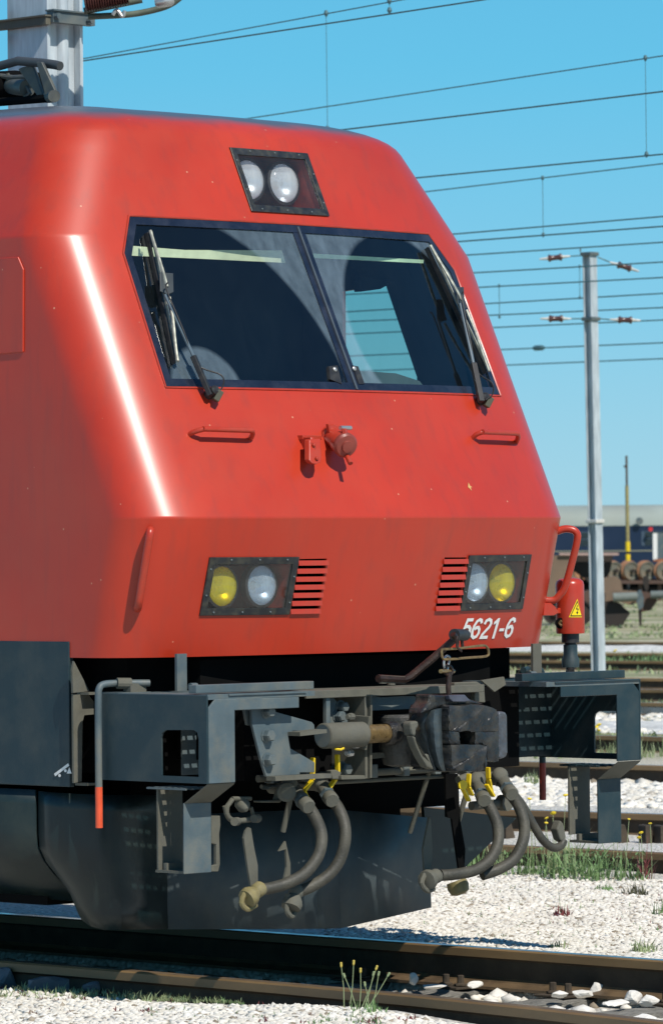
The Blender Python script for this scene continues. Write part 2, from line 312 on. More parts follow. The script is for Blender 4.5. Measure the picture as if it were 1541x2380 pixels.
def glass_mat(name, tintc, dust, dustcol, masks=None, refl_rough=.03):
    """thin glass: tinted see-through + mirror fresnel + dust film; masks = wiped areas (cx, cz, r) in object metres"""
    m = bpy.data.materials.new(name); m.use_nodes = True; nt = m.node_tree; L = nt.links
    for n in list(nt.nodes):
        if n.type != 'OUTPUT_MATERIAL': nt.nodes.remove(n)
    out = [n for n in nt.nodes if n.type == 'OUTPUT_MATERIAL'][0]
    tr = nt.nodes.new('ShaderNodeBsdfTransparent'); tr.inputs[0].default_value = (*tintc, 1)
    gl = nt.nodes.new('ShaderNodeBsdfGlossy'); gl.inputs['Roughness'].default_value = refl_rough; gl.inputs[0].default_value = (.9, .95, 1, 1)
    lw = nt.nodes.new('ShaderNodeLayerWeight'); lw.inputs[0].default_value = .5
    pw_ = nt.nodes.new('ShaderNodeMath'); pw_.operation = 'POWER'; pw_.inputs[1].default_value = 4.5; L.new(lw.outputs['Facing'], pw_.inputs[0])
    fr = nt.nodes.new('ShaderNodeMath'); fr.operation = 'MULTIPLY_ADD'; fr.inputs[1].default_value = .9; fr.inputs[2].default_value = .06; L.new(pw_.outputs[0], fr.inputs[0])
    m1 = nt.nodes.new('ShaderNodeMixShader'); L.new(fr.outputs[0], m1.inputs[0]); L.new(tr.outputs[0], m1.inputs[1]); L.new(gl.outputs[0], m1.inputs[2])
    df = nt.nodes.new('ShaderNodeBsdfDiffuse'); df.inputs[0].default_value = (*dustcol, 1)
    tc = nt.nodes.new('ShaderNodeTexCoord')
    mp = nt.nodes.new('ShaderNodeMapping'); mp.inputs['Scale'].default_value = (5, 5, 1.2); mp.inputs['Rotation'].default_value = (0, .25, 0); L.new(tc.outputs['Object'], mp.inputs[0])
    ns = nt.nodes.new('ShaderNodeTexNoise'); ns.inputs['Scale'].default_value = 3; ns.inputs['Detail'].default_value = 9; ns.inputs['Roughness'].default_value = .6; L.new(mp.outputs[0], ns.inputs['Vector'])
    rg = nt.nodes.new('ShaderNodeMapRange'); rg.inputs[1].default_value = .25; rg.inputs[2].default_value = .8; rg.inputs[3].default_value = dust*.55; rg.inputs[4].default_value = dust*1.5; L.new(ns.outputs[0], rg.inputs[0])
    val = rg.outputs[0]
    if masks:
        sp = nt.nodes.new('ShaderNodeSeparateXYZ'); L.new(tc.outputs['Object'], sp.inputs[0])
        def circ(cx, cz, r, soft=.012):
            cb = nt.nodes.new('ShaderNodeCombineXYZ'); L.new(sp.outputs['X'], cb.inputs[0]); L.new(sp.outputs['Z'], cb.inputs[2])
            ds = nt.nodes.new('ShaderNodeVectorMath'); ds.operation = 'DISTANCE'; ds.inputs[1].default_value = (cx, 0, cz); L.new(cb.outputs[0], ds.inputs[0])
            a = nt.nodes.new('ShaderNodeMapRange'); a.inputs[1].default_value = r-soft; a.inputs[2].default_value = r+soft; a.inputs[3].default_value = 1; a.inputs[4].default_value = 0; L.new(ds.outputs['Value'], a.inputs[0])
            return a.outputs[0]
        tot = None
        for (c1, c2) in masks:
            a = circ(*c1)
            if c2:
                b_ = circ(*c2); inv = nt.nodes.new('ShaderNodeMath'); inv.operation = 'SUBTRACT'; inv.inputs[0].default_value = 1; L.new(b_, inv.inputs[1])
                mu = nt.nodes.new('ShaderNodeMath'); mu.operation = 'MULTIPLY'; L.new(a, mu.inputs[0]); L.new(inv.outputs[0], mu.inputs[1]); a = mu.outputs[0]
            if tot is None: tot = a
            else:
                mxx = nt.nodes.new('ShaderNodeMath'); mxx.operation = 'MAXIMUM'; L.new(tot, mxx.inputs[0]); L.new(a, mxx.inputs[1]); tot = mxx.outputs[0]
        k = nt.nodes.new('ShaderNodeMapRange'); k.inputs[3].default_value = 1; k.inputs[4].default_value = .04; L.new(tot, k.inputs[0])
        mu = nt.nodes.new('ShaderNodeMath'); mu.operation = 'MULTIPLY'; L.new(val, mu.inputs[0]); L.new(k.outputs[0], mu.inputs[1]); val = mu.outputs[0]
    m2 = nt.nodes.new('ShaderNodeMixShader'); L.new(val, m2.inputs[0]); L.new(m1.outputs[0], m2.inputs[1]); L.new(df.outputs[0], m2.inputs[2])
    L.new(m2.outputs[0], out.inputs['Surface'])
    return m
COVERG = glass_mat('dirty_lamp_cover', (.93, .94, .92), .05, (.30, .27, .20), refl_rough=.05)
LENSW = glass_mat('clear_lamp_lens_glass', (.9, .93, .96), .30, (.95, .97, 1.0), refl_rough=.08)
LENSG = glass_mat('grey_lamp_lens_glass', (.8, .86, .92), .26, (.70, .80, .88), refl_rough=.08)
LENSY = glass_mat('yellow_lamp_lens_glass', (.95, .86, .06), .30, (.82, .74, .04), refl_rough=.08)
SIDEG = glass_mat('side_window_glass', (.62, .76, .70), .05, (.3, .33, .33))

# ---------------------------------------------------------------- ground
RZ = -.215                                  # rail top
def zg(x, y=0):
    hb = .055*math.exp(-((y+1.0)/.7)**2)-.03*max(0, min(1, (-y-1.9)/.8))
    if x < -1.5: z = RZ-.105+hb*max(0, 1-(-1.5-x)/3)
    elif x < -1.12: z = RZ-.105+hb-.01*((x+1.5)/.38)
    elif x < 1.0: z = RZ-.245
    elif x < 1.15: z = RZ-.245+.21*((x-1.0)/.15)
    elif x < 4.5: z = RZ-.035-.07*(x-1.15)/3.35
    elif x < 6.6: z = RZ-.105-.07*(x-4.5)/2.1
    else: z = RZ-.175
    return z
xs = [-900, -200, -60, -30, -20, -14]+[round(v, 3) for v in np.arange(-10, -1.6, .4)]+[-1.5, -1.4, -1.3, -1.2, -1.12, -1.0, -.8, -.5, 0, .5, .8, .95, 1.0, 1.05, 1.1, 1.15, 1.3]+[round(v, 3) for v in np.arange(1.6, 22, .35)]+[25, 30, 40, 60, 100, 200, 500, 1200, 2500]
ys = [-900, -200, -60, -30, -20]+[round(v, 3) for v in np.arange(-14, 24, .4)]+[26, 30, 36, 45, 60, 90, 150, 300, 700, 2500]
bm = NB(); grid = [[bm.verts.new((x, y, zg(x, y)+(.022*math.sin(x*2.1+y*1.3)*math.sin(y*1.7-x*.6) if 7.5 < x < 60 else 0))) for y in ys] for x in xs]
for i in range(len(xs)-1):
    for j in range(len(ys)-1): bm.faces.new((grid[i][j], grid[i+1][j], grid[i+1][j+1], grid[i][j+1]))
def ground_mat():
    m = bpy.data.materials.new('limestone_ballast_ground'); m.use_nodes = True; nt = m.node_tree; L = nt.links; b = nt.nodes['Principled BSDF']
    geo = nt.nodes.new('ShaderNodeNewGeometry'); pos = geo.outputs['Position']
    def noise(s, d=6, rgh=.6):
        n = nt.nodes.new('ShaderNodeTexNoise'); n.inputs['Scale'].default_value = s; n.inputs['Detail'].default_value = d; n.inputs['Roughness'].default_value = rgh; L.new(pos, n.inputs['Vector']); return n.outputs[0]
    def ramp(src, a, b_, lo=0, hi=1):
        r = nt.nodes.new('ShaderNodeMapRange'); r.inputs[1].default_value = a; r.inputs[2].default_value = b_; r.inputs[3].default_value = lo; r.inputs[4].default_value = hi; L.new(src, r.inputs[0]); return r.outputs[0]
    def mix(f, c1, c2):
        x = nt.nodes.new('ShaderNodeMixRGB'); L.new(f, x.inputs[0])
        for k, c in ((1, c1), (2, c2)):
            if isinstance(c, tuple): x.inputs[k].default_value = (*c, 1)
            else: L.new(c, x.inputs[k])
        return x.outputs[0]
    vo = nt.nodes.new('ShaderNodeTexVoronoi'); vo.inputs['Scale'].default_value = 32; L.new(pos, vo.inputs['Vector'])
    base = mix(ramp(vo.outputs['Distance'], .35, .8), (.66, .64, .59), (.40, .37, .31))
    base = mix(ramp(noise(1.1), .45, .7, 0, .55), base, (.52, .48, .40))
    sx = nt.nodes.new('ShaderNodeSeparateXYZ'); L.new(pos, sx.inputs[0])
    # farther yard: strips of weeds and tan dust
    far = ramp(sx.outputs['X'], 16, 24)
    weeds = mix(ramp(noise(.35, 8, .7), .42, .6), (.48, .43, .30), (.17, .20, .085))
    weeds = mix(ramp(noise(.09, 5, .6), .5, .7, 0, .7), weeds, (.42, .36, .22))
    c = mix(far, base, weeds)
    L.new(c, b.inputs['Base Color']); b.inputs['Roughness'].default_value = .95; b.inputs['Specular IOR Level'].default_value = .2
    bp = nt.nodes.new('ShaderNodeBump'); bp.inputs['Strength'].default_value = .9; bp.inputs['Distance'].default_value = .02
    iv = nt.nodes.new('ShaderNodeMath'); iv.operation = 'SUBTRACT'; iv.inputs[0].default_value = 1; L.new(vo.outputs['Distance'], iv.inputs[1]); L.new(iv.outputs[0], bp.inputs['Height']); L.new(bp.outputs[0], b.inputs['Normal'])
    return m
gnd = put('ground', bm, ground_mat(), smooth=True, kind='structure')

# ---------------------------------------------------------------- locomotive
loco = empty('locomotive', (0, 6, RZ), 'red electric locomotive with slanted nose, numbered 5621-6, standing on the near track', 'locomotive')
TS = .55; ZR = 3.80
def outline(w, gg, Rr=.3):
    xc = w-Rr; P = [(xc*i/12, .073*(xc*i/12)**2+gg) for i in range(13)]
    p0 = Vector(P[-1]); sl = .146*xc; p3 = Vector((w, p0.y+Rr*.95)); p1 = p0+Vector((1, sl))*Rr*.55; p2 = p3-Vector((0, Rr*.52))
    for i in range(1, 17):
        a = i/16; P.append(tuple((1-a)**3*p0+3*(1-a)**2*a*p1+3*(1-a)*a*a*p2+a**3*p3))
    y3 = p3.y
    for t in (.08, .3, .7): P.append((w, y3+t*(3-y3)))
    P += [(w, 3.0), (w, 6.0), (w, 9.0), (w, 12.0)]
    return P
def Wz(z): return 1.5-max(0, z-KINK)*TS
levels = []
for z in (1.288, 1.30, 1.5, 1.7, 1.85, 1.915, 1.930, 1.938, 1.946, 1.962, 2.05, 2.3, 2.6, 2.9, 3.15, 3.25, 3.268, 3.278, 3.288, 3.31, 3.45, 3.6, 3.72, 3.80):
    levels.append((z, Wz(z), g(z), .31))
def bez(a, p0, p1, p2): return tuple((1-a)**2*p0[i]+2*a*(1-a)*p1[i]+a*a*p2[i] for i in range(2))
A_, B_ = .15, .58
for i in range(1, 11):
    a = i/10; f_ = bez(a, (0, 0), (.4645*A_, A_), (B_, A_+.02)); s_ = bez(a, (0, 0), (TS*A_, A_), (B_, A_+.02))
    w = Wz(ZR)-s_[0]; levels.append((ZR+f_[1], w, g(ZR)+f_[0], .31))
w0 = Wz(ZR)-B_
for i in range(1, 6):
    a = i/5; w = w0*(1-a*.98); levels.append((ZR+A_+.02+.075*(1-(1-a)**2), w, g(ZR)+B_+1.0*a, min(.3, w*.5)))
bm = NB(); rows = []
for z, w, gg, Rr in levels:
    o_ = outline(w, gg, Rr); full = [(-x, y) for x, y in o_[:0:-1]]+o_
    rows.append([bm.verts.new((x, y, z+(.03*min(1, max(0, (y-1.4)/1.2)) if z > 3.9 else 0))) for x, y in full])
for a, b in zip(rows, rows[1:]):
    for i in range(len(a)-1): bm.faces.new((a[i], a[i+1], b[i+1], b[i]))
WS = [(-1.030, 3.377), (-1.130, 3.195), (-1.142, 2.558), (1.160, 2.558), (1.146, 3.196), (1.028, 3.375)]
HL = [(-.268, 3.756), (-.268, 3.435), (.270, 3.435), (.268, 3.755)]
LL = [(-1.110, 1.753), (-1.114, 1.480), (-.590, 1.477), (-.588, 1.751)]
LG = [(-.588, 1.751), (-.590, 1.477), (-.394, 1.476), (-.397, 1.752)]
def mirror(p): return [(-x, z) for x, z in p][::-1]
RL, RG = mirror(LL), mirror(LG)
front = lambda f: f.calc_center_median().y < 1.15 and abs(f.calc_center_median().x) < 1.2
def inset(p, d):
    cx_ = sum(q[0] for q in p)/len(p); cz_ = sum(q[1] for q in p)/len(p); out = []
    n = len(p); area = sum(p[i][0]*p[(i+1) % n][1]-p[(i+1) % n][0]*p[i][1] for i in range(n)); s = 1 if area > 0 else -1
    for i in range(n):
        a, b, c = Vector(p[i-1]), Vector(p[i]), Vector(p[(i+1) % n])
        n1 = Vector((-(b-a).y, (b-a).x)).normalized()*s; n2 = Vector((-(c-b).y, (c-b).x)).normalized()*s
        k = (n1+n2); k = k/max(.3, 1+n1.dot(n2)); out.append(tuple(b+k*d))
    return out
# far cab side window, cut in the plane x = 1.5 (and the same on the near side behind the blanking hatch is left closed)
SW = [(1.74, 3.15), (1.42, 3.17), (1.20, 2.68), (1.20, 2.64), (1.74, 2.66)]
def cutside(bm, poly):
    n = len(poly); area = sum(poly[i][0]*poly[(i+1) % n][1]-poly[(i+1) % n][0]*poly[i][1] for i in range(n)); sg = 1 if area > 0 else -1
    for i in range(n):
        a, b = poly[i], poly[(i+1) % n]
        fs = [f for f in bm.faces if min(v.co.x for v in f.verts) > 1.499 and .8 < f.calc_center_median().y and min(v.co.y for v in f.verts) < 3]
        gg = set(fs)
        for f in fs: gg.update(f.edges); gg.update(f.verts)
        bmesh.ops.bisect_plane(bm, geom=list(gg), plane_co=(1.5, a[0], a[1]), plane_no=Vector((0, b[1]-a[1], -(b[0]-a[0]))), dist=1e-6)
    dl = []
    for f in bm.faces:
        c = f.calc_center_median()
        if c.x < 1.49: continue
        if all(sg*((poly[(i+1) % n][0]-poly[i][0])*(c.z-poly[i][1])-(poly[(i+1) % n][1]-poly[i][1])*(c.y-poly[i][0])) >= 0 for i in range(n)): dl.append(f)
    bmesh.ops.delete(bm, geom=dl, context='FACES')
INSIDE = CABIN
body = put('body_shell', bm, [RED, INSIDE], loco, smooth=False, weld=True)
body.data.polygons.foreach_set('use_smooth', [True]*len(body.data.polygons))
# orient outward
def outward(o):
    me = o.data; b_ = bmesh.new(); b_.from_mesh(me); c = Vector((0, 5, 2.6))-WORG[o]
    s = 0
    for f in b_.faces: s += f.normal.dot(f.calc_center_median()-c)*f.calc_area()
    if s < 0: bmesh.ops.reverse_faces(b_, faces=b_.faces)
    b_.to_mesh(me); b_.free()
outward(body)
sol = body.modifiers.new('sheet', 'SOLIDIFY'); sol.thickness = .025; sol.offset = -1; sol.material_offset = 1; sol.material_offset_rim = 0
cb = NB()
for pol in (inset(WS, .032), inset(HL, .026), inset(LL, .026), inset(RL, .026), inset(LG, .010), inset(RG, .010)):
    extr(cb, [(x, fy(x, z)-.3, z) for x, z in pol], (0, .55, 0))
extr(cb, [(1.40, y, z) for y, z in SW], (.3, 0, 0))
cut = put('cutter_tmp', cb, RED)
bo = body.modifiers.new('openings', 'BOOLEAN'); bo.operation = 'DIFFERENCE'; bo.object = cut; bo.solver = 'EXACT'; bo.use_hole_tolerant = True
bpy.context.view_layer.update()
nm = bpy.data.meshes.new_from_object(body.evaluated_get(bpy.context.evaluated_depsgraph_get()))
body.modifiers.clear(); body.data = nm; body.name = 'body_shell'; bpy.data.objects.remove(cut)
nm.set_sharp_from_angle(angle=R(50))
# cab interior lining, desk, rear wall
bm = NB(); box(bm, -1.44, 1.44, 2.0, 2.03, 1.4, 3.85); put('cab_rear_wall', bm, CABIN, loco)
bm = NB(); extr(bm, [(-1.12, .40, 1.9), (-1.12, .40, 2.46), (-1.12, .70, 2.52), (-1.12, .74, 2.36), (-1.12, .95, 2.3), (-1.12, .95, 1.9)], (2.24, 0, 0)); put('driver_desk', bm, mat('desk_grey', (.03, .035, .04), .6), loco, bevel=.02)
bm = NB(); box(bm, -1.15, 1.15, .95, 2.0, 3.62, 3.64); put('cab_ceiling', bm, CABIN, loco)
for k, (pts, yy) in enumerate(((((303, 571), (430, 581), (655, 582), (664, 611), (500, 603), (302, 594)), .70), (((722, 589), (985, 604), (984, 612), (724, 599)), .72))):
    put('sun_blind', plate(pts, yy, .02), BLIND, loco)
bm = plate(((835, 652), (838, 640), (885, 650), (893, 656), (905, 650), (906, 660), (884, 672), (840, 678)), 1.2, .05); put('rear_view_monitor', bm, CABIN, loco)
bm = plate(((832, 862), (920, 868), (975, 886), (990, 905), (830, 905)), .62, .1); put('desk_hood', bm, mat('desk_hood_grey', (.10, .12, .12), .6), loco)
# windscreen
cxz = ((1.160-1.142)/2, (3.377+2.558)/2)
def rel(u, v):
    p = onf(u, v); return (p.x, p.z)
lp, rp = rel(488, 905), rel(973, 771)
# divide at x ~ .03 ; masks relative to object centres
LP = [(-1.103, 3.345), (-1.103+.0, 3.195), (-1.112, 2.588), (-.012, 2.588), (-.012, 3.345), (-1.015, 3.345)]
LP = [(-1.008, 3.352), (-1.104, 3.19), (-1.114, 2.584), (.006, 2.584), (-.012, 3.352)]
RP = [(.040, 3.352), (.058, 2.584), (1.132, 2.584), (1.120, 3.19), (1.008, 3.352)]
def centre(p): return ((min(q[0] for q in p)+max(q[0] for q in p))/2, (min(q[1] for q in p)+max(q[1] for q in p))/2)
cl, cr_ = centre(LP), centre(RP)
GL = glass_mat('wiped_windscreen_left', (.82, .88, .88), .22, (.30, .41, .49), [((lp[0]-cl[0], lp[1]-cl[1]-.02, .90), (lp[0]-cl[0], lp[1]-cl[1], .20))])
GR = glass_mat('wiped_windscreen_right', (.72, .88, .88), .24, (.30, .41, .50), [((rp[0]-cr_[0], rp[1]-cr_[1], .50), None), ((rp[0]-cr_[0]+.1, rp[1]-cr_[1]-.30, .42), None)])
put('windscreen_pane', patch(LP, -.004, 0), GL, loco, label='left windscreen pane with a wide wiped arc in the dust')
put('windscreen_pane', patch(RP, -.004, 0), GR, loco, label='right windscreen pane with a round wiped patch')
FRIT = mat('dark_windscreen_border', (.012, .017, .032), .22, var=.2, scale=6, dirt=(.05, .055, .075), damt=.5, dscale=7, spec=.6)
bm = patch(WS, .004, .022, hole=inset(WS, .036)); put('windscreen_border', bm, FRIT, loco)
bm = patch([(-.03, 3.345), (-.008, 2.59), (.072, 2.59), (.055, 3.345)], .002, .02); put('centre_pillar', bm, FRIT, loco)
bm = patch([(.006, 3.37), (.028, 2.562), (.040, 2.562), (.018, 3.37)], .010, .012); put('pillar_strip', bm, mat('pillar_rubber', (.06, .075, .09), .5), loco)
# thin bright sealing bead round the screen
bm = NB(); pts = []
loop = inset(WS, -.006)
for a, b in zip(loop, loop[1:]+loop[:1]):
    n = max(1, int(math.dist(a, b)/.12))
    for i in range(n): x = a[0]+(b[0]-a[0])*i/n; z = a[1]+(b[1]-a[1])*i/n; pts.append((x, fy(x, z)-.002, z))
tube(bm, pts, .006, 6, closed=True); put('windscreen_seal', bm, REDP, loco, smooth=True)
for u, v in ((777, 860), (822, 858)):
    p = onf(u, v, .004); bm = NB(); lathe(bm, [(.012, 0), (.012, .008), (.006, .012)], p, (0, -1, .4), 10); put('screw', bm, CHROME, loco)
put('pillar_clip', patch([(rel(762, 852)[0], rel(762, 852)[1]), rel(765, 882), rel(792, 893), rel(782, 850)], .008, .012), BLACK, loco)
put('pillar_clip', patch([rel(817, 850), rel(832, 893), rel(845, 893), rel(830, 852)], .008, .012), BLACK, loco)
# far side window pane
bm = NB(); bm.faces.new([bm.verts.new((1.485, y, z)) for y, z in SW]); put('side_window', bm, SIDEG, loco)

def lampbox(pol, depth):
    ip = inset(pol, .028); bm = NB(); F = [(x, fy(x, z)+.012, z) for x, z in ip]; yb = max(p[1] for p in F)+depth
    a = [bm.verts.new(p) for p in F]; b = [bm.verts.new((p[0], max(p[1]+depth*.6, yb), p[2])) for p in F]; n = len(F)
    for i in range(n): bm.faces.new((a[i], a[(i+1) % n], b[(i+1) % n], b[i]))
    bm.faces.new(b); return bm, yb
def lamp(par, c, r, lens, name='headlight', tilt=.0):
    ax = Vector((0, -1, tilt)).normalized()
    bm = NB(); lathe(bm, [(r*.25, -r*.55), (r*.62, -r*.42), (r*.9, -r*.15), (r, 0), (r*1.03, .004), (r*1.03, -.02)], c, ax, 28, caps=False)
    h = put(name, bm, REFL, par, smooth=True)
    bm = NB(); lathe(bm, [(r*1.02, -.03), (r*1.14, -.03), (r*1.14, .006), (r*1.0, .010), (r*1.0, -.004)], c, ax, 28, caps=False); put('bezel', bm, BLACK, h, smooth=True)
    bm = NB(); lathe(bm, [(r*1.0, .0), (r*.98, .010), (r*.85, .022), (r*.6, .032), (r*.3, .038), (.002, .040)], c, ax, 28, caps=True); put('lens', bm, lens, h, smooth=True)
    bm = NB(); lathe(bm, [(r*.1, -r*.4), (r*.14, -r*.25), (r*.1, -r*.08), (.002, -r*.05)], c, ax, 12); put('bulb', bm, CHROME, h, smooth=True)
def lampunit(pol, lamps, depth, r, tilt=0.0, name='lamp_housing'):
    bm, yb = lampbox(pol, depth); hs_ = put(name, bm, [REDD], loco)
    fr_ = put('lamp_frame', patch(pol, .010, .018, hole=inset(pol, .034)), FRAMEB, loco, bevel=.002)
    put('lamp_cover', patch(inset(pol, .022), .004, 0), COVERG, loco)
    # screw heads
    n = len(pol); ip = inset(pol, .014)
    for i in range(n):
        a, b = ip[i], ip[(i+1) % n]; k = 3 if math.dist(a, b) > .4 else 2
        for j in range(k):
            t = (j+.35)/k; x = a[0]+(b[0]-a[0])*t; z = a[1]+(b[1]-a[1])*t; y = fy(x, z)-.010
            bm = NB(); lathe(bm, [(.0055, 0), (.005, .003), (.002, .005)], (x, y, z), (0, -1, .2), 6); put('screw', bm, STEELG, fr_)
    for (c, lens) in lamps: lamp(loco, c, r, lens, tilt=tilt)
def behind(u, v, d):                         # a point d metres behind the nose surface seen through (u, v)
    return onf(u, v, -d)
lampunit(HL, [(behind(577, 418, .10), LENSW), (behind(658, 426, .10), LENSW)], .30, .098, .12)
lampunit(LL, [(behind(514, 1364, .05), LENSY), (behind(606, 1362, .05), LENSG)], .22, .094)
lampunit(RL, [(behind(1101, 1355, .05), LENSG), (behind(1163, 1355, .05), LENSY)], .22, .094)
for pol in (LG, RG):
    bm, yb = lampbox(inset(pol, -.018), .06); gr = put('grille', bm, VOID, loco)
    (x0, _), (x1, _) = (min(p[0] for p in pol)+.004, 0), (max(p[0] for p in pol)-.004, 0)
    z0, z1 = 1.480, 1.748; n = 7; dz = (z1-z0)/n
    for i in range(n):
        za = z0+i*dz; bm = NB(); q = []
        for x in (x0, (x0+x1)/2, x1):
            f = lambda z: fy(x, z)
            q.append([bm.verts.new(c) for c in ((x, f(za)-.014, za), (x, f(za+.028)-.004, za+dz*.62), (x, f(za+.028)+.012, za+dz*.62), (x, f(za)+.004, za))])
        for a, b in zip(q, q[1:]):
            for k in range(4): bm.faces.new((a[k], b[k], b[(k+1) % 4], a[(k+1) % 4]))
        bm.faces.new(q[0]); bm.faces.new(q[-1][::-1]); put('slat', bm, REDP, gr)
# hand rails on the nose
def tubepart(name, pix, r, matr, offs, sm=5, par=loco, n=10):
    bm = NB(); tube(bm, [onf(u, v, o) for (u, v), o in zip(pix, offs)], r, n, sm); return put(name, bm, matr, par, smooth=True)
tubepart('handrail', ((438, 1012), (452, 1004), (474, 998), (480, 998), (575, 1001), (585, 1002), (587, 1010), (581, 1022)), .0125, REDP, (-.01, .03, .062, .066, .066, .062, .035, -.01), 4)
tubepart('handrail', ((1096, 1021), (1108, 1010), (1122, 1005), (1128, 1005), (1196, 1008), (1203, 1010), (1204, 1018), (1199, 1030)), .0125, REDP, (-.01, .03, .060, .064, .064, .060, .035, -.01), 4)
# vertical corner rails
def corner(sx, z, off):
    w = 1.5; o_ = outline(w, g(z)); x, y = o_[12+8]; nrm = Vector((.66, -.75)) if True else None
    return Vector((sx*(x+off*.66), y-off*.75, z))
for sx in (-1, 1):
    bm = NB(); tube(bm, [corner(sx, 1.868, -.01), corner(sx, 1.880, .035), corner(sx, 1.865, .058 if sx < 0 else .085), corner(sx, 1.81, .066 if sx < 0 else .10), corner(sx, 1.60, .066 if sx < 0 else .082), corner(sx, 1.545, .060), corner(sx, 1.52, .035), corner(sx, 1.52, -.01)], .019, 12, 5)
    put('corner_handrail', bm, REDP, loco, smooth=True)
# multiple-unit sockets on the nose
br = put('socket_bracket', extr(NB(), [onf(692, 1017, -.005), onf(722, 1016, .085), onf(734, 1066, .085), onf(728, 1076, .07), onf(716, 1068, .0)], (.022, 0, 0)), REDP, loco, bevel=.004)
lid = put('socket_lid', extr(NB(), [onf(u, v, .095) for u, v in ((719, 1022), (746, 1020), (749, 1062), (745, 1076), (736, 1080), (726, 1078), (719, 1070))], (0, .035, 0)), REDP, loco, bevel=.006)
bm = NB(); cyl(bm, onf(724, 1040, .03), onf(724, 1040, .09), .022, 14); put('socket_body', bm, REDP, br, smooth=True)
bm = NB(); a = onf(700, 1018, .0); box(bm, a.x-.02, a.x+.11, a.y-.03, a.y+.02, a.z-.01, a.z+.012); put('bracket_base', bm, REDP, br, bevel=.003)
for u, v, o in ((728, 1035, .098), (735, 1066, .098)):
    bm = NB(); lathe(bm, [(.009, 0), (.009, .010), (.006, .012)], onf(u, v, o), (0, -1, 0), 8); put('bolt', bm, REDP, lid)
p0 = onf(768, 1012, .0); p1 = onf(812, 1042, .155)
dirv = (p1-p0).normalized()
bm = NB(); lathe(bm, [(.056, 0), (.056, .02), (.046, .025), (.046, .10), (.054, .105), (.058, .13), (.058, .145)], p0, dirv, 26); sk = put('jumper_socket', bm, REDP, loco, smooth=True)
bm = NB(); lathe(bm, [(.061, .150), (.061, .165), (.052, .176), (.03, .180), (.028, .190), (.012, .192)], p0, dirv, 26); cap_ = put('socket_cap', bm, mat('cap_brown_red', (.24, .045, .03), .4, var=.2, scale=12), loco, smooth=True)
bm = NB(); rebox(bm, p0+dirv*.15+Vector((-.01, -.01, .075)), p0+dirv*.17+Vector((0, 0, .03)), .03, .02); rebox(bm, p0+dirv*.02+Vector((-.05, -.02, .06)), p0+dirv*.02+Vector((-.02, -.02, -.07)), .018, .014); put('cap_hinge', bm, REDP, sk, bevel=.003)
bm = NB(); cyl(bm, p0+dirv*.14+Vector((-.02, 0, .077)), p0+dirv*.14+Vector((.05, 0, .077)), .011, 10); put('hinge_pin', bm, CHROME, sk, smooth=True)
bm = NB(); cyl(bm, p0+dirv*.15+Vector((.01, 0, -.045)), p0+dirv*.20+Vector((.01, 0, -.075)), .012, 10); put('latch', bm, REDP, sk, smooth=True)
# paint scar scratches are left to the paint material; hatch on the near side
hp = [(1.6, 3.186), (.952, 3.182), (.915, 3.12), (.922, 2.73), (1.6, 2.715)]
bm = extr(NB(), [(-1.508, y, z) for y, z in hp], (.010, 0, 0)); put('mirror_hatch', bm, RED, loco, bevel=.004)
# running number
GLY = {'5': [(.55, .93), (.20, .93), (.14, .56), (.26, .62), (.40, .61), (.51, .51), (.53, .33), (.47, .15), (.32, .07), (.16, .10), (.08, .23)],
 '6': [(.52, .75), (.46, .89), (.33, .93), (.19, .85), (.10, .64), (.08, .38), (.13, .17), (.28, .07), (.43, .13), (.51, .28), (.49, .45), (.39, .56), (.27, .55), (.185, .46)],
 '2': [(.09, .70), (.14, .86), (.30, .93), (.45, .87), (.51, .72), (.45, .56), (.28, .38), (.14, .21), (.10, .075), (.54, .075)]}
def numberface(bm, pl, xo):
    def W3(a, b): x = xo+a*.128+b*.022; z = 1.336+b*.104; return bm.verts.new((x, fy(x, z)-.004, z))
    if isinstance(pl, list):
        # densify then offset both ways
        P = [Vector(p) for p in pl]; n = len(P); Lf, Rt = [], []
        for i, p in enumerate(P):
            d1 = (p-P[i-1]).normalized() if i else (P[1]-p).normalized(); d2 = (P[i+1]-p).normalized() if i < n-1 else d1
            m_ = Vector((-(d1+d2).y, (d1+d2).x)); m_ = m_.normalized() if m_.length > 1e-6 else Vector((-d1.y, d1.x)); k = .075/max(.55, m_.dot(Vector((-d1.y, d1.x))))
            Lf.append(p+m_*k); Rt.append(p-m_*k)
        a = [W3(*q) for q in Lf]; b = [W3(*q) for q in Rt]
        for i in range(n-1): bm.faces.new((a[i], a[i+1], b[i+1], b[i]))
    else: bm.faces.new([W3(*q) for q in pl])
for ch_, xo in (('5', .622), ('6', .702), ('2', .784), ('1', .862), ('-', .930), ('6', .985)):
    bm = NB(); numberface(bm, GLY[ch_] if ch_ in GLY else (((.24, 0), (.40, 0), (.40, .98), (.28, .98), (.08, .80), (.08, .66), (.24, .74)) if ch_ == '1' else ((.04, .34), (.36, .34), (.36, .48), (.04, .48))), xo)
    put('number_character', bm, WHITE, loco)
bm = NB()


bm = patch([rel(1088, 1122), rel(1092, 1130), rel(1097, 1133), rel(1093, 1134), rel(1096, 1142), rel(1091, 1136), rel(1087, 1133)][::-1], .002, 0); put('paint_scratch', bm, mat('primer_showing', (.6, .35, .12), .6), loco)
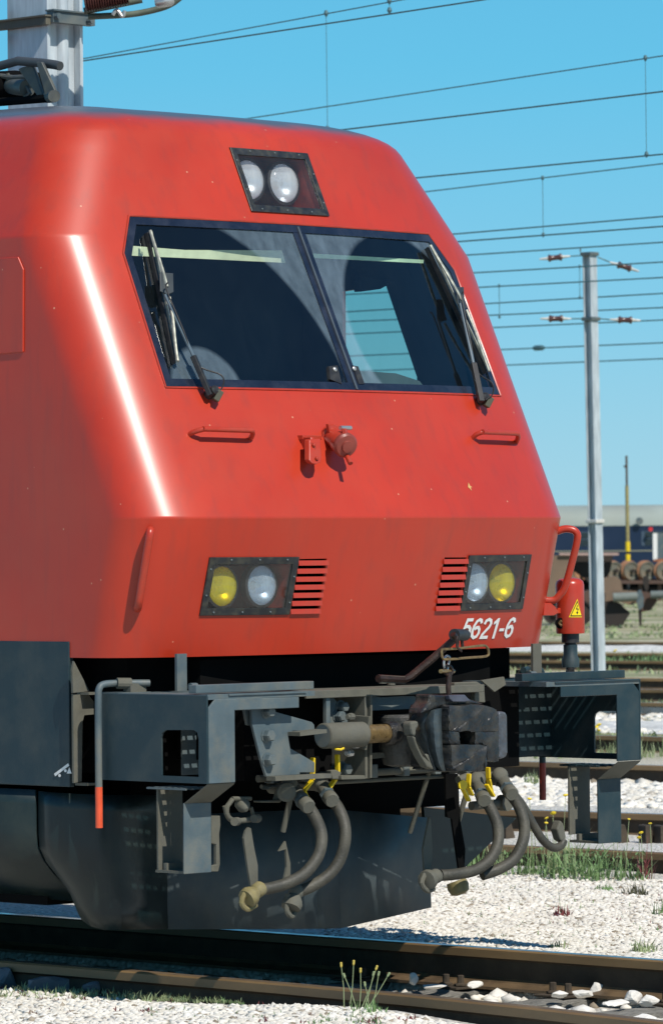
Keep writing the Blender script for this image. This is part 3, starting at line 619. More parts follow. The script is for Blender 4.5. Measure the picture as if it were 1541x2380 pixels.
# ---- wipers
def wiper(pivot, pad, top, bot, par, pads):
    arm = NB(); a = onf(*pivot, .05); b = onf(pad[0], pad[1], .085)
    mid = a.lerp(b, .38)
    rebox(arm, a+Vector((0, 0, -.01)), mid, .030, .026); w = put('wiper', arm, BLACK, par, bevel=.004)
    arm = NB(); tube(arm, [mid, b], .0085, 8); put('wiper_arm', arm, mat('arm_grey', (.10, .14, .17), .45), w, smooth=True)
    bm = extr(NB(), [onf(u, v, .07) for u, v in pads], (0, -.006, .002)); put('pad_plate', bm, mat('pad_dark', (.03, .038, .042), .5), w, bevel=.002)
    # blade: rubber, backing strip and yokes
    t0, t1 = onf(*top, .012), onf(*bot, .012); n_ = Vector((0, -1, .45)).normalized()
    bm = NB(); rebox(bm, t0, t1, .010, .022, n_); put('blade_rubber', bm, BLACK, w)
    L_ = t1-t0
    bm = NB(); tube(bm, [t0+n_*.028, t0+L_*.13+n_*.038, t0+L_*.33+n_*.055, t0+L_*.46+n_*.062], .0075, 6, 3); put('blade_yoke', bm, mat('wiper_steel', (.42, .42, .34), .4, metal=.4, var=.3, scale=30), w, smooth=True)
    bm = NB(); tube(bm, [t0+L_*.54+n_*.062, t0+L_*.70+n_*.055, t0+L_*.87+n_*.038, t1+n_*.028], .0075, 6, 3); put('blade_yoke', bm, bpy.data.materials['wiper_steel'], w, smooth=True)
    bm = NB(); rebox(bm, t0+n_*.018+Vector((.014, 0, 0)), t1+n_*.018+Vector((.014, 0, 0)), .006, .012, n_); put('blade_spine', bm, bpy.data.materials['wiper_steel'], w)
    bm = NB(); lathe(bm, [(.024, -.02), (.024, .04), (.015, .05)], onf(*pivot, .02), n_, 12); put('pivot', bm, BLACK, w, smooth=True)
    p = onf(*pivot, .03); bm = NB(); rebox(bm, p+Vector((.01, -.02, -.035)), p+Vector((.035, -.03, .012)), .04, .03); put('spindle_block', bm, mat('spindle_olive', (.07, .07, .045), .6), w, bevel=.004)
    bm = NB(); tube(bm, [a+Vector((.02, -.01, .0)), a+Vector((.05, -.03, .03)), a+Vector((.045, -.03, .085)), mid+Vector((.01, -.015, -.04)), mid.lerp(b, .4)+Vector((0, -.012, 0)), b+Vector((0, -.012, .02)), b+Vector((.01, -.01, .06))], .004, 6, 5); put('washer_tube', bm, BLACK, w, smooth=True)
wiper((489, 915), (384, 685), (341, 542), (404, 845), loco, ((370, 634), (401, 636), (402, 680), (388, 686), (371, 678)))
wiper((1119, 930), (1070, 706), (992, 576), (1128, 868), loco, ((1059, 668), (1076, 668), (1078, 700), (1084, 716), (1071, 721), (1062, 706)))

# ---- roof gear: folded pantograph at left edge
pan = put('pantograph_head', tube(NB(), [atx(-60, 165, .0), atx(-20, 158, .0), atx(42, 141, 0), atx(100, 146, 0), atx(128, 150, 0), atx(140, 153, 0)], .024, 12), mat('pantograph_carbon', (.055, .06, .062), .5), loco, smooth=True)
PG = mat('pantograph_steel', (.075, .08, .075), .5, var=.25, scale=15, dirt=(.16, .15, .09), damt=.5, dscale=14)
put('pantograph_strut', platex(((66, 152), (76, 152), (100, 225), (94, 236), (86, 222), (42, 160), (50, 156)), .02, .02), PG, pan, bevel=.003)
put('pantograph_strut', platex(((84, 143), (96, 143), (130, 216), (127, 234), (112, 234), (104, 218)), -.06, .02), PG, pan, bevel=.003)
bm = NB(); cyl(bm, atx(112, 225, .05), atx(126, 223, -.08), .032, 14); put('pantograph_knuckle', bm, PG, pan, smooth=True)
bm = NB(); cyl(bm, atx(-40, 188, .3), atx(64, 204, .05), .045, 16); put('pantograph_cylinder', bm, PG, pan, smooth=True)
bm = NB(); tube(bm, [atx(-30, 172, .1), atx(30, 180, .1), atx(78, 178, .05)], .014, 8); tube(bm, [atx(18, 170, .1), atx(22, 205, .1)], .01, 6); tube(bm, [atx(62, 200, .05), atx(70, 216, .05), atx(58, 228, .05), atx(46, 232, .05)], .013, 8); put('pantograph_linkage', bm, PG, pan, smooth=True)
bm = NB(); tube(bm, [atx(-40, 240, .1), atx(60, 232, .05), atx(112, 228, 0)], .022, 8); put('pantograph_base', bm, VOID, pan, smooth=True)
bm = NB(); lathe(bm, [(.06, -.2), (.075, -.05), (.07, .06), (.03, .08)], atx(14, 196, .15), (-.7, .7, 0), 14); put('pantograph_drum', bm, VOID, pan, smooth=True)

# ---------------------------------------------------------------- underframe of the locomotive
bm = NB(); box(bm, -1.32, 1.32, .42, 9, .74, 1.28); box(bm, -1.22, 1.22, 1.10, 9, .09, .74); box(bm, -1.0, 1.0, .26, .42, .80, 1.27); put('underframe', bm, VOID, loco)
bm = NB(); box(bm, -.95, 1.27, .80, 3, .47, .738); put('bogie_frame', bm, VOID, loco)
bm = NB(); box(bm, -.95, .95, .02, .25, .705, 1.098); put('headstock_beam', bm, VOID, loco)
# side battery-box panel
bm = NB(); extr(bm, [(-1.507, y, z) for y, z in ((.618, 1.363), (5, 1.363), (5, .682), (.618, .682))], (.03, 0, 0)); sp_ = put('side_panel', bm, BLUEG, loco, bevel=.004)
# white lifting mark
def mark(poly): 
    bm = NB(); bm.faces.new([bm.verts.new(atx(u, v, -1.511)) for u, v in poly]); return bm
def z1(x, y): return ((x/2.2014)/1.246, (1820+y/2.2014)/1.246)
bm = NB()
for poly in (((344, 932), (435, 864), (442, 880), (352, 948)), ((425, 930), (442, 890), (457, 930))): bm.faces.new([bm.verts.new(atx(*z1(*q), -1.511)) for q in poly])
for cx_, cy_ in ((380, 943), (417, 912)): bm.faces.new([bm.verts.new(atx(*z1(cx_+9*math.cos(t*math.pi/5), cy_+10*math.sin(t*math.pi/5)), -1.511)) for t in range(10)])
put('lifting_mark', bm, WHITE, loco)
# end plates beside the panel
for (pix, yy) in ((((213.0*0+168, 1560), (172, 1538), (208, 1608), (170, 1612)), .55), (((170, 1614), (206, 1616), (218, 1632), (218, 1662), (196, 1664), (192, 1680), (190, 1818), (172, 1822)), .56)):
    put('end_plate', plate(pix, yy, .012), DUSTY, loco)
bm = NB(); box(bm, -1.49, -1.36, .50, .58, 1.115, 1.127); put('end_flange', bm, DUSTY, loco); bm = NB(); box(bm, -1.49, -1.43, .52, .60, .690, .702); put('end_flange', bm, DUSTY, loco)

# ---- step boxes, one each side, seen from the front corner
def stepbox(sx):
    def P(pts, name, vec, m_, **k):
        bm = NB(); extr(bm, [(sx*x, y, z) for x, y, z in pts], (sx*vec[0], vec[1], vec[2])); return put(name, bm, m_, loco, **k)
    # side plate with window opening
    bm = NB(); Y0, Y1, Z0, Z1 = -.300, .440, .722, 1.122
    r_ = .04; hole = [(-.245, .752), (.002, .752), (.002, .925), (-.006, .948), (-.03, .962), (-.215, .966), (-.238, .955), (-.247, .925)]
    bm.faces.new([bm.verts.new((y, 0, z)) for y, z in ((Y0, Z0), (Y1, Z0), (Y1, Z1), (Y0, Z1))]); cutpoly(bm, hole, False)
    for v in bm.verts: v.co = Vector((sx*1.498, v.co.x, v.co.z))
    ex = bmesh.ops.extrude_face_region(bm, geom=bm.faces[:])
    for e in ex['geom']:
        if isinstance(e, bmesh.types.BMVert): e.co.x -= sx*.010
    put('step_side_plate', bm, BLUEG, loco)
    # front plate, chamfered, with bar across the top
    P([(1.486, -.302, .722), (1.320, -.302, .722), (1.320, -.302, 1.052), (.905, -.302, 1.052), (.905, -.302, 1.102), (1.445, -.302, 1.106), (1.486, -.302, 1.068)], 'step_front_plate', (0, .010, 0), STEELG if sx < 0 else BLUEG, bevel=.0035)
    # slanted kick-in and lower plate
    m_ = STEELG if sx < 0 else BLUEG
    bm = NB(); a = [(1.497, -.300, .720), (1.322, -.300, .720), (1.335, -.155, .630), (1.505, -.155, .630)]
    extr(bm, [(sx*x, y, z) for x, y, z in a], (0, .008, -.008)); put('step_slant_plate', bm, DUSTY, loco)
    P([(1.507, -.157, .630), (1.335, -.157, .626), (1.337, -.157, .306), (1.510, -.157, .306)], 'step_lower_plate', (0, .009, 0), m_, bevel=.003)
    # perforated treads (bars with gaps)
    bm = NB()
    def tread(y0, y1, x0, x1, zt, ny, nx, t=.006, gap=.45):
        dy = (y1-y0)/ny; dx = (x1-x0)/nx
        for i in range(ny+1): yy = y0+i*dy; box(bm, *sorted((sx*x0, sx*x1)), yy-dy*(1-gap)/2, yy+dy*(1-gap)/2, zt-t, zt)
        for j in range(nx+1): xx = x0+j*dx; box(bm, *sorted((sx*(xx-dx*.14), sx*(xx+dx*.14))), y0, y1, zt-t-.0015, zt-.0015)
    tread(-.29, .30, .86, 1.36 if sx < 0 else 1.49, 1.126, 10, 10, gap=.38)
    if sx < 0: box(bm, -1.49, -1.36, -.285, .30, 1.120, 1.126)
    put('perforated_tread', bm, m_, loco)
    bm = NB(); box(bm, *sorted((sx*.72, sx*1.48)), -.215, -.165, 1.132, 1.170); put('tread_edge', bm, STEELG if sx < 0 else BLUEG, loco, bevel=.003)
    bm = NB(); box(bm, *sorted((sx*.80, sx*.865)), -.30, .42, 1.105, 1.128); put('tread_frame', bm, STEELG, loco); bm = NB(); box(bm, *sorted((sx*1.28, sx*1.49)), .30, .44, 1.108, 1.128); put('tread_frame', bm, STEELG, loco); bm = NB(); box(bm, *sorted((sx*.865, sx*1.49)), -.300, -.285, 1.104, 1.128); put('tread_frame', bm, STEELG, loco)
    # back plate inside the box and step-well plate
    bx_ = 1.09 if sx < 0 else 1.488
    P([(bx_, .29, .73), (.30, .29, .73), (.30, .29, 1.10), (bx_, .29, 1.10)], 'box_back_plate', (0, .01, 0), m_)
    P([(1.490, .035, .690), (1.335, .035, .690), (1.335, .035, .345), (1.40, .035, .345), (1.40, .035, .306), (1.490, .035, .303)], 'step_well_plate', (0, .010, 0), DUSTY)
    bm = NB(); zt = .690; dy = .045
    for i in range(6): box(bm, *sorted((sx*1.33, sx*1.50)), -.15+i*dy, -.15+i*dy+.020, zt, zt+.008)
    for j in range(4): box(bm, *sorted((sx*(1.335+j*.052), sx*(1.345+j*.052))), -.16, .10, zt-.0015, zt+.0065)
    put('step_grid', bm, m_, loco)
    bm = NB(); box(bm, *sorted((sx*1.345, sx*1.50)), -.145, .045, .306, .318); box(bm, *sorted((sx*1.345, sx*1.49)), -.02, .0, .318, .350); put('lower_step', bm, DUSTY, loco)
    # vertical strut up to the nose
    bm = NB(); box(bm, *sorted((sx*1.195, sx*1.258)), .145, .160, 1.132, 1.305); put('strut', bm, STEELG if sx < 0 else DUSTY, loco)
    bm = NB(); cyl(bm, (sx*1.19, .13, 1.150), (sx*1.15, .13, 1.150), .018, 12); put('strut_eye', bm, STEELG, loco)
    # uncoupling lever down the side
    bm = NB(); tube(bm, [(sx*1.29, .30, 1.168), (sx*1.42, .36, 1.170), (sx*1.50, .385, 1.166), (sx*1.527, .388, 1.145), (sx*1.53, .390, 1.10), (sx*1.53, .392, .9), (sx*1.53, .392, .688)], .0165, 12, 4)
    lv = put('uncoupling_lever', bm, STEELG if sx < 0 else BLUEG, loco, smooth=True)
    bm = NB(); cyl(bm, (sx*1.53, .392, .690), (sx*1.53, .392, .500), .0175, 12); put('lever_grip', bm, ORG if sx < 0 else REDD, lv, smooth=True)
    bm = NB(); box(bm, *sorted((sx*1.30, sx*1.40)), .31, .36, 1.128, 1.168); cyl(bm, (sx*1.38, .33, 1.168), (sx*1.44, .36, 1.170), .026, 12); put('lever_bracket', bm, DUSTY, lv)
stepbox(-1); stepbox(1)
# inner bracket of the left step (rungs and side frame)
bm = plate(((492, 1898), (512, 1898), (513, 1920), (510, 1940), (512, 2010), (508, 2028), (492, 2028), (492, 2014), (503, 2012), (503, 1965), (492, 1962)), -.06, .02); put('rung_bracket', bm, DUSTY, loco, bevel=.003)
# headstock bracketry
def zB(x, y): return ((600+x/2.568)/1.246, (1850+y/2.568)/1.246)
def zC(x, y): return ((1000+x/1.675)/1.246, (1750+y/1.675)/1.246)
def zD(x, y): return ((600+x/1.926)/1.246, (2150+y/1.926)/1.246)
cheek = put('buffer_bracket', plate([zB(*q) for q in ((330, 500), (460, 510), (480, 540), (780, 625), (797, 645), (800, 690), (640, 690), (600, 712), (620, 820), (800, 925), (800, 1000), (690, 1000), (690, 1015), (440, 1030), (400, 900), (335, 640))], -.235, .016), STEELG, loco, bevel=.002)
put('bracket_fin', plate([zB(*q) for q in ((272, 505), (318, 505), (318, 650), (300, 645))], -.20, .016), STEELG, loco)
bm = NB(); a = aty(*zB(600, 712), -.235); b = aty(*zB(800, 690), -.235); rebox(bm, a+Vector((0, -.04, 0)), b+Vector((0, -.04, 0)), .08, .018); put('bracket_rib', bm, DUSTY, cheek)
bm = NB(); a = aty(*zB(440, 1035), -.235); b = aty(*zB(800, 1015), -.235); rebox(bm, a+Vector((0, -.03, -.006)), b+Vector((.05, -.03, -.006)), .06, .02); put('bracket_foot', bm, DUSTY, cheek)
def hexbolt(par, p, r=.026, h=.03, ax=(0, -1, 0), m_=None):
    bm = NB(); lathe(bm, [(r, 0), (r, h*.8), (r*.8, h)], p, ax, 6); o = put('bolt', bm, m_ or STEELG, par)
    bm = NB(); lathe(bm, [(r*1.25, 0), (r*1.25, .005)], p, ax, 14); put('washer', bm, m_ or STEELG, par); return o
for q in ((440, 545), (440, 725), (448, 905)): hexbolt(cheek, aty(*zB(*q), -.235), .028, .04)
# right cheek plate of the pocket, with gussets and bolts
ck2 = put('pocket_plate', plate([zB(*q) for q in ((885, 405), (915, 405), (915, 640), (885, 640))], -.19, .02), STEELG, loco)
ck3 = put('pocket_plate', platex([zB(*q) for q in ((1182, 420), (1215, 420), (1215, 540), (1212, 1040), (1195, 1045), (1182, 1040))], -.34, .012), DUSTY, loco)
bm = NB(); x_ = -.355
extr(bm, [(x_-.012, -.20, 1.09), (x_-.012, -.20, .70), (x_-.012, .15, .70), (x_-.012, .15, 1.09)], (.016, 0, 0)); put('pocket_web', bm, DUSTY, loco)
bm = NB(); extr(bm, [aty(*zB(*q), -.10) for q in ((940, 430), (1040, 570), (1175, 430), (1180, 420), (1178, 640), (1000, 640), (917, 640), (917, 420))], (0, .012, 0)) if False else plate([zB(*q) for q in ((917, 420), (960, 470), (1045, 570), (1045, 632), (917, 640))], -.12, .012, bm)
gs = put('gusset', bm, STEELG, loco)
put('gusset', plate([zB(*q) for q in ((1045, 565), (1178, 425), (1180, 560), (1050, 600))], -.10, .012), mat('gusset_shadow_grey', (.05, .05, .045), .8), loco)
put('gusset', plate([zB(*q) for q in ((1055, 985), (1180, 800), (1182, 1018), (1060, 1018))], -.10, .012), mat('gusset_brown_grey', (.065, .06, .055), .8), loco)
for q in ((968, 580), (990, 510)): hexbolt(gs, aty(*zB(*q), -.12), .026, .04)
for q in ((1000, 975),): hexbolt(gs, aty(*zB(*q), -.12), .03, .05)
put('pocket_foot', plate([zB(*q) for q in ((1000, 1022), (1175, 1022), (1180, 1050), (1000, 1055))], -.24, .05), DUSTY, loco, bevel=.004)
put('pocket_foot', plate([zB(*q) for q in ((918, 985), (960, 980), (1000, 1000), (985, 1050), (935, 1050))], -.22, .03), DUSTY, loco, bevel=.004)
# top plate joining the two boxes
bm = NB(); box(bm, -.76, .46, -.20, .12, 1.100, 1.122); box(bm, -.76, .46, -.205, -.19, 1.088, 1.124); top = put('headstock_top', bm, DUSTY, loco, bevel=.003)
bm = plate([zC(*q) for q in ((660, 372), (770, 355), (780, 392), (725, 428))], -.1, .012); put('headstock_gusset', bm, DUSTY, loco)
put('headstock_bar', plate([zB(*q) for q in ((1195, 425), (1300, 440), (1420, 432), (1541, 430), (1560, 520), (1541, 525), (1205, 540))], -.16, .02), STEELG, loco)
put('headstock_bar', plate([zC(*q) for q in ((100, 452), (200, 455), (372, 452), (372, 498), (120, 520), (108, 515))], -.155, .02), STEELG, loco)
lp_ = put('guard_loop', plate([zC(*q) for q in ((530, 383), (640, 378), (662, 392), (676, 420), (680, 480), (640, 478), (628, 470), (630, 405), (530, 410))], -.16, .03), DUSTY, loco, bevel=.004)
put('stub_bar', plate([zC(*q) for q in ((120, 725), (242, 722), (242, 742), (120, 755))], -.16, .03), DUSTY, loco)
# horizontal dashpot cylinder and rod
c0 = aty(*zB(858, 728), -.24); c1 = aty(*zB(1150, 705), -.24); c1.y = c0.y; c1.z = c0.z-.001
bm = NB(); lathe(bm, [(.052, 0), (.060, .006), (.060, (c1-c0).length)], c0, c1-c0, 28); dp = put('dashpot', bm, DUSTY, loco, smooth=True)
bm = NB(); lathe(bm, [(.004, -.001), (.053, -.0012)], c0, c1-c0, 20); put('dashpot_end', bm, STEELG, dp)
bm = NB(); cyl(bm, c1, c1+Vector((.19, 0, 0)), .044, 20); put('piston_rod', bm, BRASS, dp, smooth=True)
bm = NB(); extr(bm, [c1+Vector((.0, -.05, .085)), c1+Vector((0, .05, .09)), c1+Vector((0, .06, -.06)), c1+Vector((0, -.02, -.075))], (.014, 0, 0)); put('dashpot_flange', bm, DUSTY, dp, bevel=.003)
for q in ((1080, 585), (1118, 795), (1072, 855)):
    p = aty(*zB(*q), -.22); bm = NB(); lathe(bm, [(.018, 0), (.018, .03), (.011, .032), (.011, .045)], p, (-1, -.2, 0), 8); put('bolt', bm, CHROME if q[0] != 1080 else DUSTY, dp)
bm = NB(); tube(bm, [c0+Vector((.06, -.02, -.062)), c0+Vector((.09, -.03, -.066)), c0+Vector((.11, -.03, -.06))], .006, 6); put('paint_drip', bm, YEL, dp)

# ---- automatic coupler
cp = put('coupler', NB(), GREASE, loco)
bm = NB(); lathe(bm, [(.045, -.16), (.085, -.15), (.105, -.08), (.115, .02), (.112, .075), (.100, .088)], aty(*zC(270, 628), -.18), (0, 0, 1), 22)
bm2 = bm; put('coupler_shank', bm2, mat('shank_steel', (.05, .05, .045), .55, var=.4, scale=12, dirt=(.15, .14, .11), damt=.6, dscale=6, bump=.5), cp, smooth=True)
bm = NB(); lathe(bm, [(.05, -.02), (.058, 0), (.058, .03), (.05, .05)], c1+Vector((.18, 0, 0)), (1, 0, 0), 20); put('shank_collar', bm, GREASE, cp, smooth=True)
# head block: profile cut in the picture plane y = -.58, real depth behind it
YH = -.60
def hp_(q): return aty(*((1100+q[0]/3.669)/1.246, (1800+q[1]/3.669)/1.246), YH)
def block(pix, d, name, m_, bev, y=YH, par=cp, sub=0, noise=0):
    bm = NB(); extr(bm, [aty(((1100+a/3.669)/1.246), ((1800+b/3.669)/1.246), y) for a, b in pix], (0, d, 0))
    if noise:
        bmesh.ops.triangulate(bm, faces=bm.faces[:]); bmesh.ops.subdivide_edges(bm, edges=bm.edges[:], cuts=4, use_grid_fill=True)
        bmesh.ops.smooth_vert(bm, verts=bm.verts[:], factor=.22, use_axis_x=True, use_axis_y=True, use_axis_z=True)
        for v in bm.verts: v.co += Vector(rng.normal(0, noise, 3))
    return put(name, bm, m_, par, bevel=bev, smooth=bool(noise))
# front plates around a square pocket
W_ = 850, 1020, 1175, 1320
block(((745, 895), (1130, 890), (1240, 935), (1262, 960), (1268, 1180), (1020, 1180), (850, 1175), (738, 1175), (735, 940)), .26, 'coupler_head', GREASE, 0, noise=.0022)
block(((738, 1172), (850, 1172), (860, 1325), (765, 1325), (745, 1300)), .26, 'coupler_face', GREASE, 0, noise=.002)
block(((1018, 1176), (1268, 1180), (1270, 1500), (1150, 1500), (1140, 1320), (1018, 1322)), .26, 'coupler_face', GREASE, 0, noise=.002)
block(((762, 1320), (1138, 1316), (1142, 1560), (1110, 1600), (900, 1602), (790, 1590), (765, 1540)), .27, 'coupler_head', GREASE, 0, YH-.012, noise=.003)
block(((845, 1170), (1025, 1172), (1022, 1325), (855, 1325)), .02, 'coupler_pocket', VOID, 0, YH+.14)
block(((1262, 962), (1335, 965), (1360, 1000), (1364, 1400), (1350, 1450), (1280, 1475), (1262, 1440)), .22, 'coupler_cheek', mat('scuffed_steel', (.10, .11, .125), .4, metal=.3, var=.35, scale=16, dirt=(.05, .035, .02), damt=.7, dscale=18, bump=.7, bscale=40), .012, YH+.06)
block(((530, 780), (640, 785), (740, 790), (905, 785), (960, 830), (1120, 885), (745, 900), (700, 905), (600, 930), (450, 985), (470, 930), (535, 850)), .10, 'coupler_cap', GREASE, .012, YH+.05)
block(((735, 790), (905, 785), (965, 850), (905, 862), (780, 860), (745, 830)), .03, 'coupler_cap', mat('cap_bluish', (.07, .075, .10), .4, var=.3, scale=12), .004, YH+.02)
# curved guard jaw on the left: lofted bowl
jaw = NB()
prof = [(930, .0), (1000, -.03), (1150, -.045), (1300, -.045), (1450, -.03), (1560, .0)]
left_e = [(430, 1000), (400, 1075), (420, 1180), (430, 1270), (450, 1370), (520, 1520), (590, 1590)]
right_e = [(735, 905), (735, 1075), (735, 1180), (735, 1270), (735, 1370), (735, 1520), (735, 1595)]
rws = []
for i, (a, b) in enumerate(zip(left_e, right_e)):
    row = []
    for k in range(9):
        t = k/8; u = a[0]+(b[0]-a[0])*t; v = a[1]+(b[1]-a[1])*t
        row.append(jaw.verts.new(aty((1100+u/3.669)/1.246, (1800+v/3.669)/1.246, YH+.16-.13*math.sin(math.pi*min(1, t*1.25)*.62)+(.12 if t > .80 else 0))))
    rws.append(row)
for a, b in zip(rws, rws[1:]):
    for k in range(8): jaw.faces.new((a[k], a[k+1], b[k+1], b[k]))
ex = bmesh.ops.extrude_face_region(jaw, geom=jaw.faces[:])
for e in ex['geom']:
    if isinstance(e, bmesh.types.BMVert): e.co.y += .05
put('coupler_jaw', jaw, mat('jaw_steel', (.055, .075, .085), .36, metal=.35, var=.4, scale=9, dirt=(.13, .12, .09), damt=.55, dscale=8, bump=.35, bscale=45), cp, smooth=True)
block(((330, 1090), (345, 1070), (410, 1062), (418, 1125), (392, 1150), (384, 1230), (352, 1222), (335, 1150)), .06, 'jaw_horn', DUSTY, .012, YH+.08)
block(((352, 1225), (382, 1232), (405, 1310), (452, 1412), (520, 1415), (545, 1500), (580, 1585), (505, 1556), (440, 1450), (392, 1350)), .05, 'jaw_rim', DUSTY, .008, YH+.06)
# lifting rod, shackle, link and long loop
def kk(a, b, y): return aty((1100+a/3.669)/1.246, (1800+b/3.669)/1.246, y)
ch = put('lifting_rod', tube(NB(), [kk(735, 800, YH+.1), kk(728, 700, YH+.1), kk(735, 600, YH+.1), kk(742, 540, YH+.1)], .013, 10, 3), RUSTY, loco, smooth=True)
def ring(pix, y, r, name, m_, dy=None, sm=4):
    bm = NB(); P = catmull([kk(a, b, y+(dy[i] if dy else 0)) for i, (a, b) in enumerate(pix+[pix[0]])], sm)[:-1]; tube(bm, P, r, 8, closed=True); return put(name, bm, m_, ch, smooth=True)
ring([(700, 480), (745, 480), (770, 530), (745, 575), (705, 565), (690, 520)], YH+.1, .008, 'shackle', RUSTY)
bm = NB(); cyl(bm, kk(645, 535, YH+.08), kk(785, 535, YH+.12), .010, 10); put('shackle_pin', bm, BRASS, ch, smooth=True)
ring([(690, 390), (715, 372), (742, 395), (725, 470), (715, 520), (690, 510), (680, 450)], YH+.1, .006, 'chain_link', CHROME)
ring([(655, 330), (665, 300), (710, 300), (860, 290), (1080, 262), (1135, 275), (1155, 330), (1130, 375), (950, 390), (740, 408), (670, 400)], YH+.06, .006, 'long_link', BRASS, sm=3)
ring([(815, 190), (825, 170), (835, 230), (830, 290), (868, 325), (848, 300), (820, 280)], YH+.03, .005, 'hook', RUSTY)
LVY = -.30
def kl(a, b, y=LVY): return kk(a, b, y)
bm = NB(); rebox(bm, kl(0, 615), kl(260, 628), .02, .034); put('release_lever_foot', bm, DUSTY, ch)
bm = NB(); tube(bm, [kl(-20, 612), kl(255, 628), kk(330, 590, LVY-.02), kk(560, 400, LVY-.08), kk(830, 160, LVY-.16)], .019, 8); put('release_lever', bm, RUSTY, loco, smooth=True)
bm = NB(); cyl(bm, kk(790, 145, LVY-.22), kk(905, 150, LVY-.14), .028, 12); put('lever_boss', bm, BLACK, ch, smooth=True)
bm = NB(); cyl(bm, kk(870, 180, LVY-.17), kk(880, 285, LVY-.17), .008, 8); cyl(bm, kk(775, 140, LVY-.24), kk(800, 175, LVY-.24), .016, 8); put('lever_pin', bm, RUSTY, ch, smooth=True)
for a in ((30, 665), (120, 680)):
    bm = NB(); lathe(bm, [(.02, 0), (.02, .014), (.012, .02)], kl(*a, -.15), (0, 0, 1), 10); put('bolt', bm, DUSTY, top)

# ---- air hoses and cocks
def hose(name, pts, r=.028):
    bm = NB(); tube(bm, pts, r, 14, 7); return put(name, bm, HOSE, loco, smooth=True)
def pts(pix, ys_): return [aty(u, v, y) for (u, v), y in zip(pix, ys_)]
def cock(base, out, yell, ybend, yy):
    """base: pipe behind, out: elbow outlet; yellow lever"""
    a = aty(*base, yy+.06); b = aty(*out, yy-.06)
    bm = NB(); tube(bm, [a+Vector((0, .12, .0)), a, a.lerp(b, .5)+Vector((0, 0, .012)), b], lambda t: .034 if t < .7 else .030, 14); o = put('air_cock', bm, DUSTY, loco, smooth=True)
    bm = NB(); lathe(bm, [(.036, -.045), (.040, -.03), (.040, .03), (.030, .045), (.016, .05)], a+Vector((-.03, -.03, .012)), (-.6, -.7, .35), 16); put('cock_plug', bm, DUSTY, o, smooth=True)
    d = (b-a).normalized()
    bm = NB(); lathe(bm, [(.038, 0), (.038, .022)], b-d*.01, d, 6); put('hose_nut', bm, STEELG, o)
    bm = NB(); lathe(bm, [(.033, 0), (.036, .01), (.036, .045), (.031, .055)], b+d*.02, d, 14); put('hose_clamp', bm, DUSTY, o, smooth=True)
    bm = NB(); rebox(bm, aty(*yell[0], yy-.07), aty(*yell[1], yy-.07), .012, .028, (0, 1, 0)); rebox(bm, aty(*yell[1], yy-.07), aty(*yell[2], yy-.05), .012, .028, (0, 1, 0))
    put('cock_lever', bm, YEL, o, bevel=.004)
    return o
cock((672, 1832), (702, 1862), ((727, 1763), (726, 1815), (708, 1838)), 0, -.12)
cock((742, 1824), (762, 1850), ((784, 1755), (785, 1805), (766, 1832)), 0, -.12)
bm = NB(); rebox(bm, aty(706, 1840, -.16), aty(722, 1872, -.14), .01, .022, (0, 1, 0)); rebox(bm, aty(768, 1835, -.16), aty(780, 1868, -.14), .01, .022, (0, 1, 0)); put('lever_tail', bm, YEL, loco)
bm = NB(); lathe(bm, [(.024, 0), (.045, .01), (.045, .05), (.030, .06)], aty(662, 1840, -.12), (-.55, -.8, -.1), 16); lathe(bm, [(.026, .05), (.028, .062), (.024, .062)], aty(662, 1840, -.12), (-.55, -.8, -.1), 16); put('open_pipe_end', bm, DUSTY, loco, smooth=True)
put('pipe_bracket', plate([zB(*q) for q in ((395, 1212), (540, 1205), (560, 1130), (500, 1120), (455, 1130), (470, 1105), (600, 1090), (600, 1160), (545, 1225), (400, 1225))], -.08, .05), DUSTY, loco, bevel=.004)
hose('air_hose', pts(((712, 1872), (728, 1893), (745, 1930), (747, 1965), (735, 2000), (705, 2035), (665, 2056), (630, 2066), (612, 2069)), (-.19, -.22, -.25, -.27, -.27, -.26, -.24, -.22, -.21)))
hose('air_hose', pts(((768, 1858), (785, 1878), (800, 1915), (802, 1955), (790, 2000), (765, 2035), (725, 2062), (690, 2076)), (-.18, -.21, -.25, -.27, -.26, -.24, -.21, -.18)))
def head(p, d, m_):
    o = put('hose_head', lathe(NB(), [(.028, -.03), (.036, -.02), (.036, .01), (.030, .02), (.042, .04), (.050, .06), (.046, .085), (.02, .09)], p, d, 14), m_, loco, smooth=True)
    bm = NB(); tube(bm, [Vector(p)+Vector(d)*.06+Vector((-.03, 0, .03)), Vector(p)+Vector(d)*.11+Vector((-.03, 0, -.01)), Vector(p)+Vector(d)*.10+Vector((0, 0, -.05)), Vector(p)+Vector(d)*.05+Vector((.02, 0, -.05))], .013, 8, 3); put('head_claw', bm, m_, o, smooth=True)
    return o
YD = mat('dusty_yellow_cast', (.22, .18, .07), .7, var=.3, scale=20, dirt=(.17, .155, .11), damt=.8, dscale=14)
head(aty(600, 2071, -.21), (-.7, 0, -.35), YD); head(aty(688, 2076, -.18), (-.4, -.1, -.6), DUSTY)
put('hose_holder', plate([zD(*q) for q in ((205, 540), (215, 500), (232, 478), (245, 485), (262, 590), (283, 690), (283, 800), (245, 812), (225, 690))], -.16, .012), DUSTY, loco)
put('hose_holder', plate([zD(*q) for q in ((402, 612), (438, 556), (444, 585), (465, 680), (465, 765), (430, 775), (445, 700), (440, 600))], -.10, .012), DUSTY, loco)
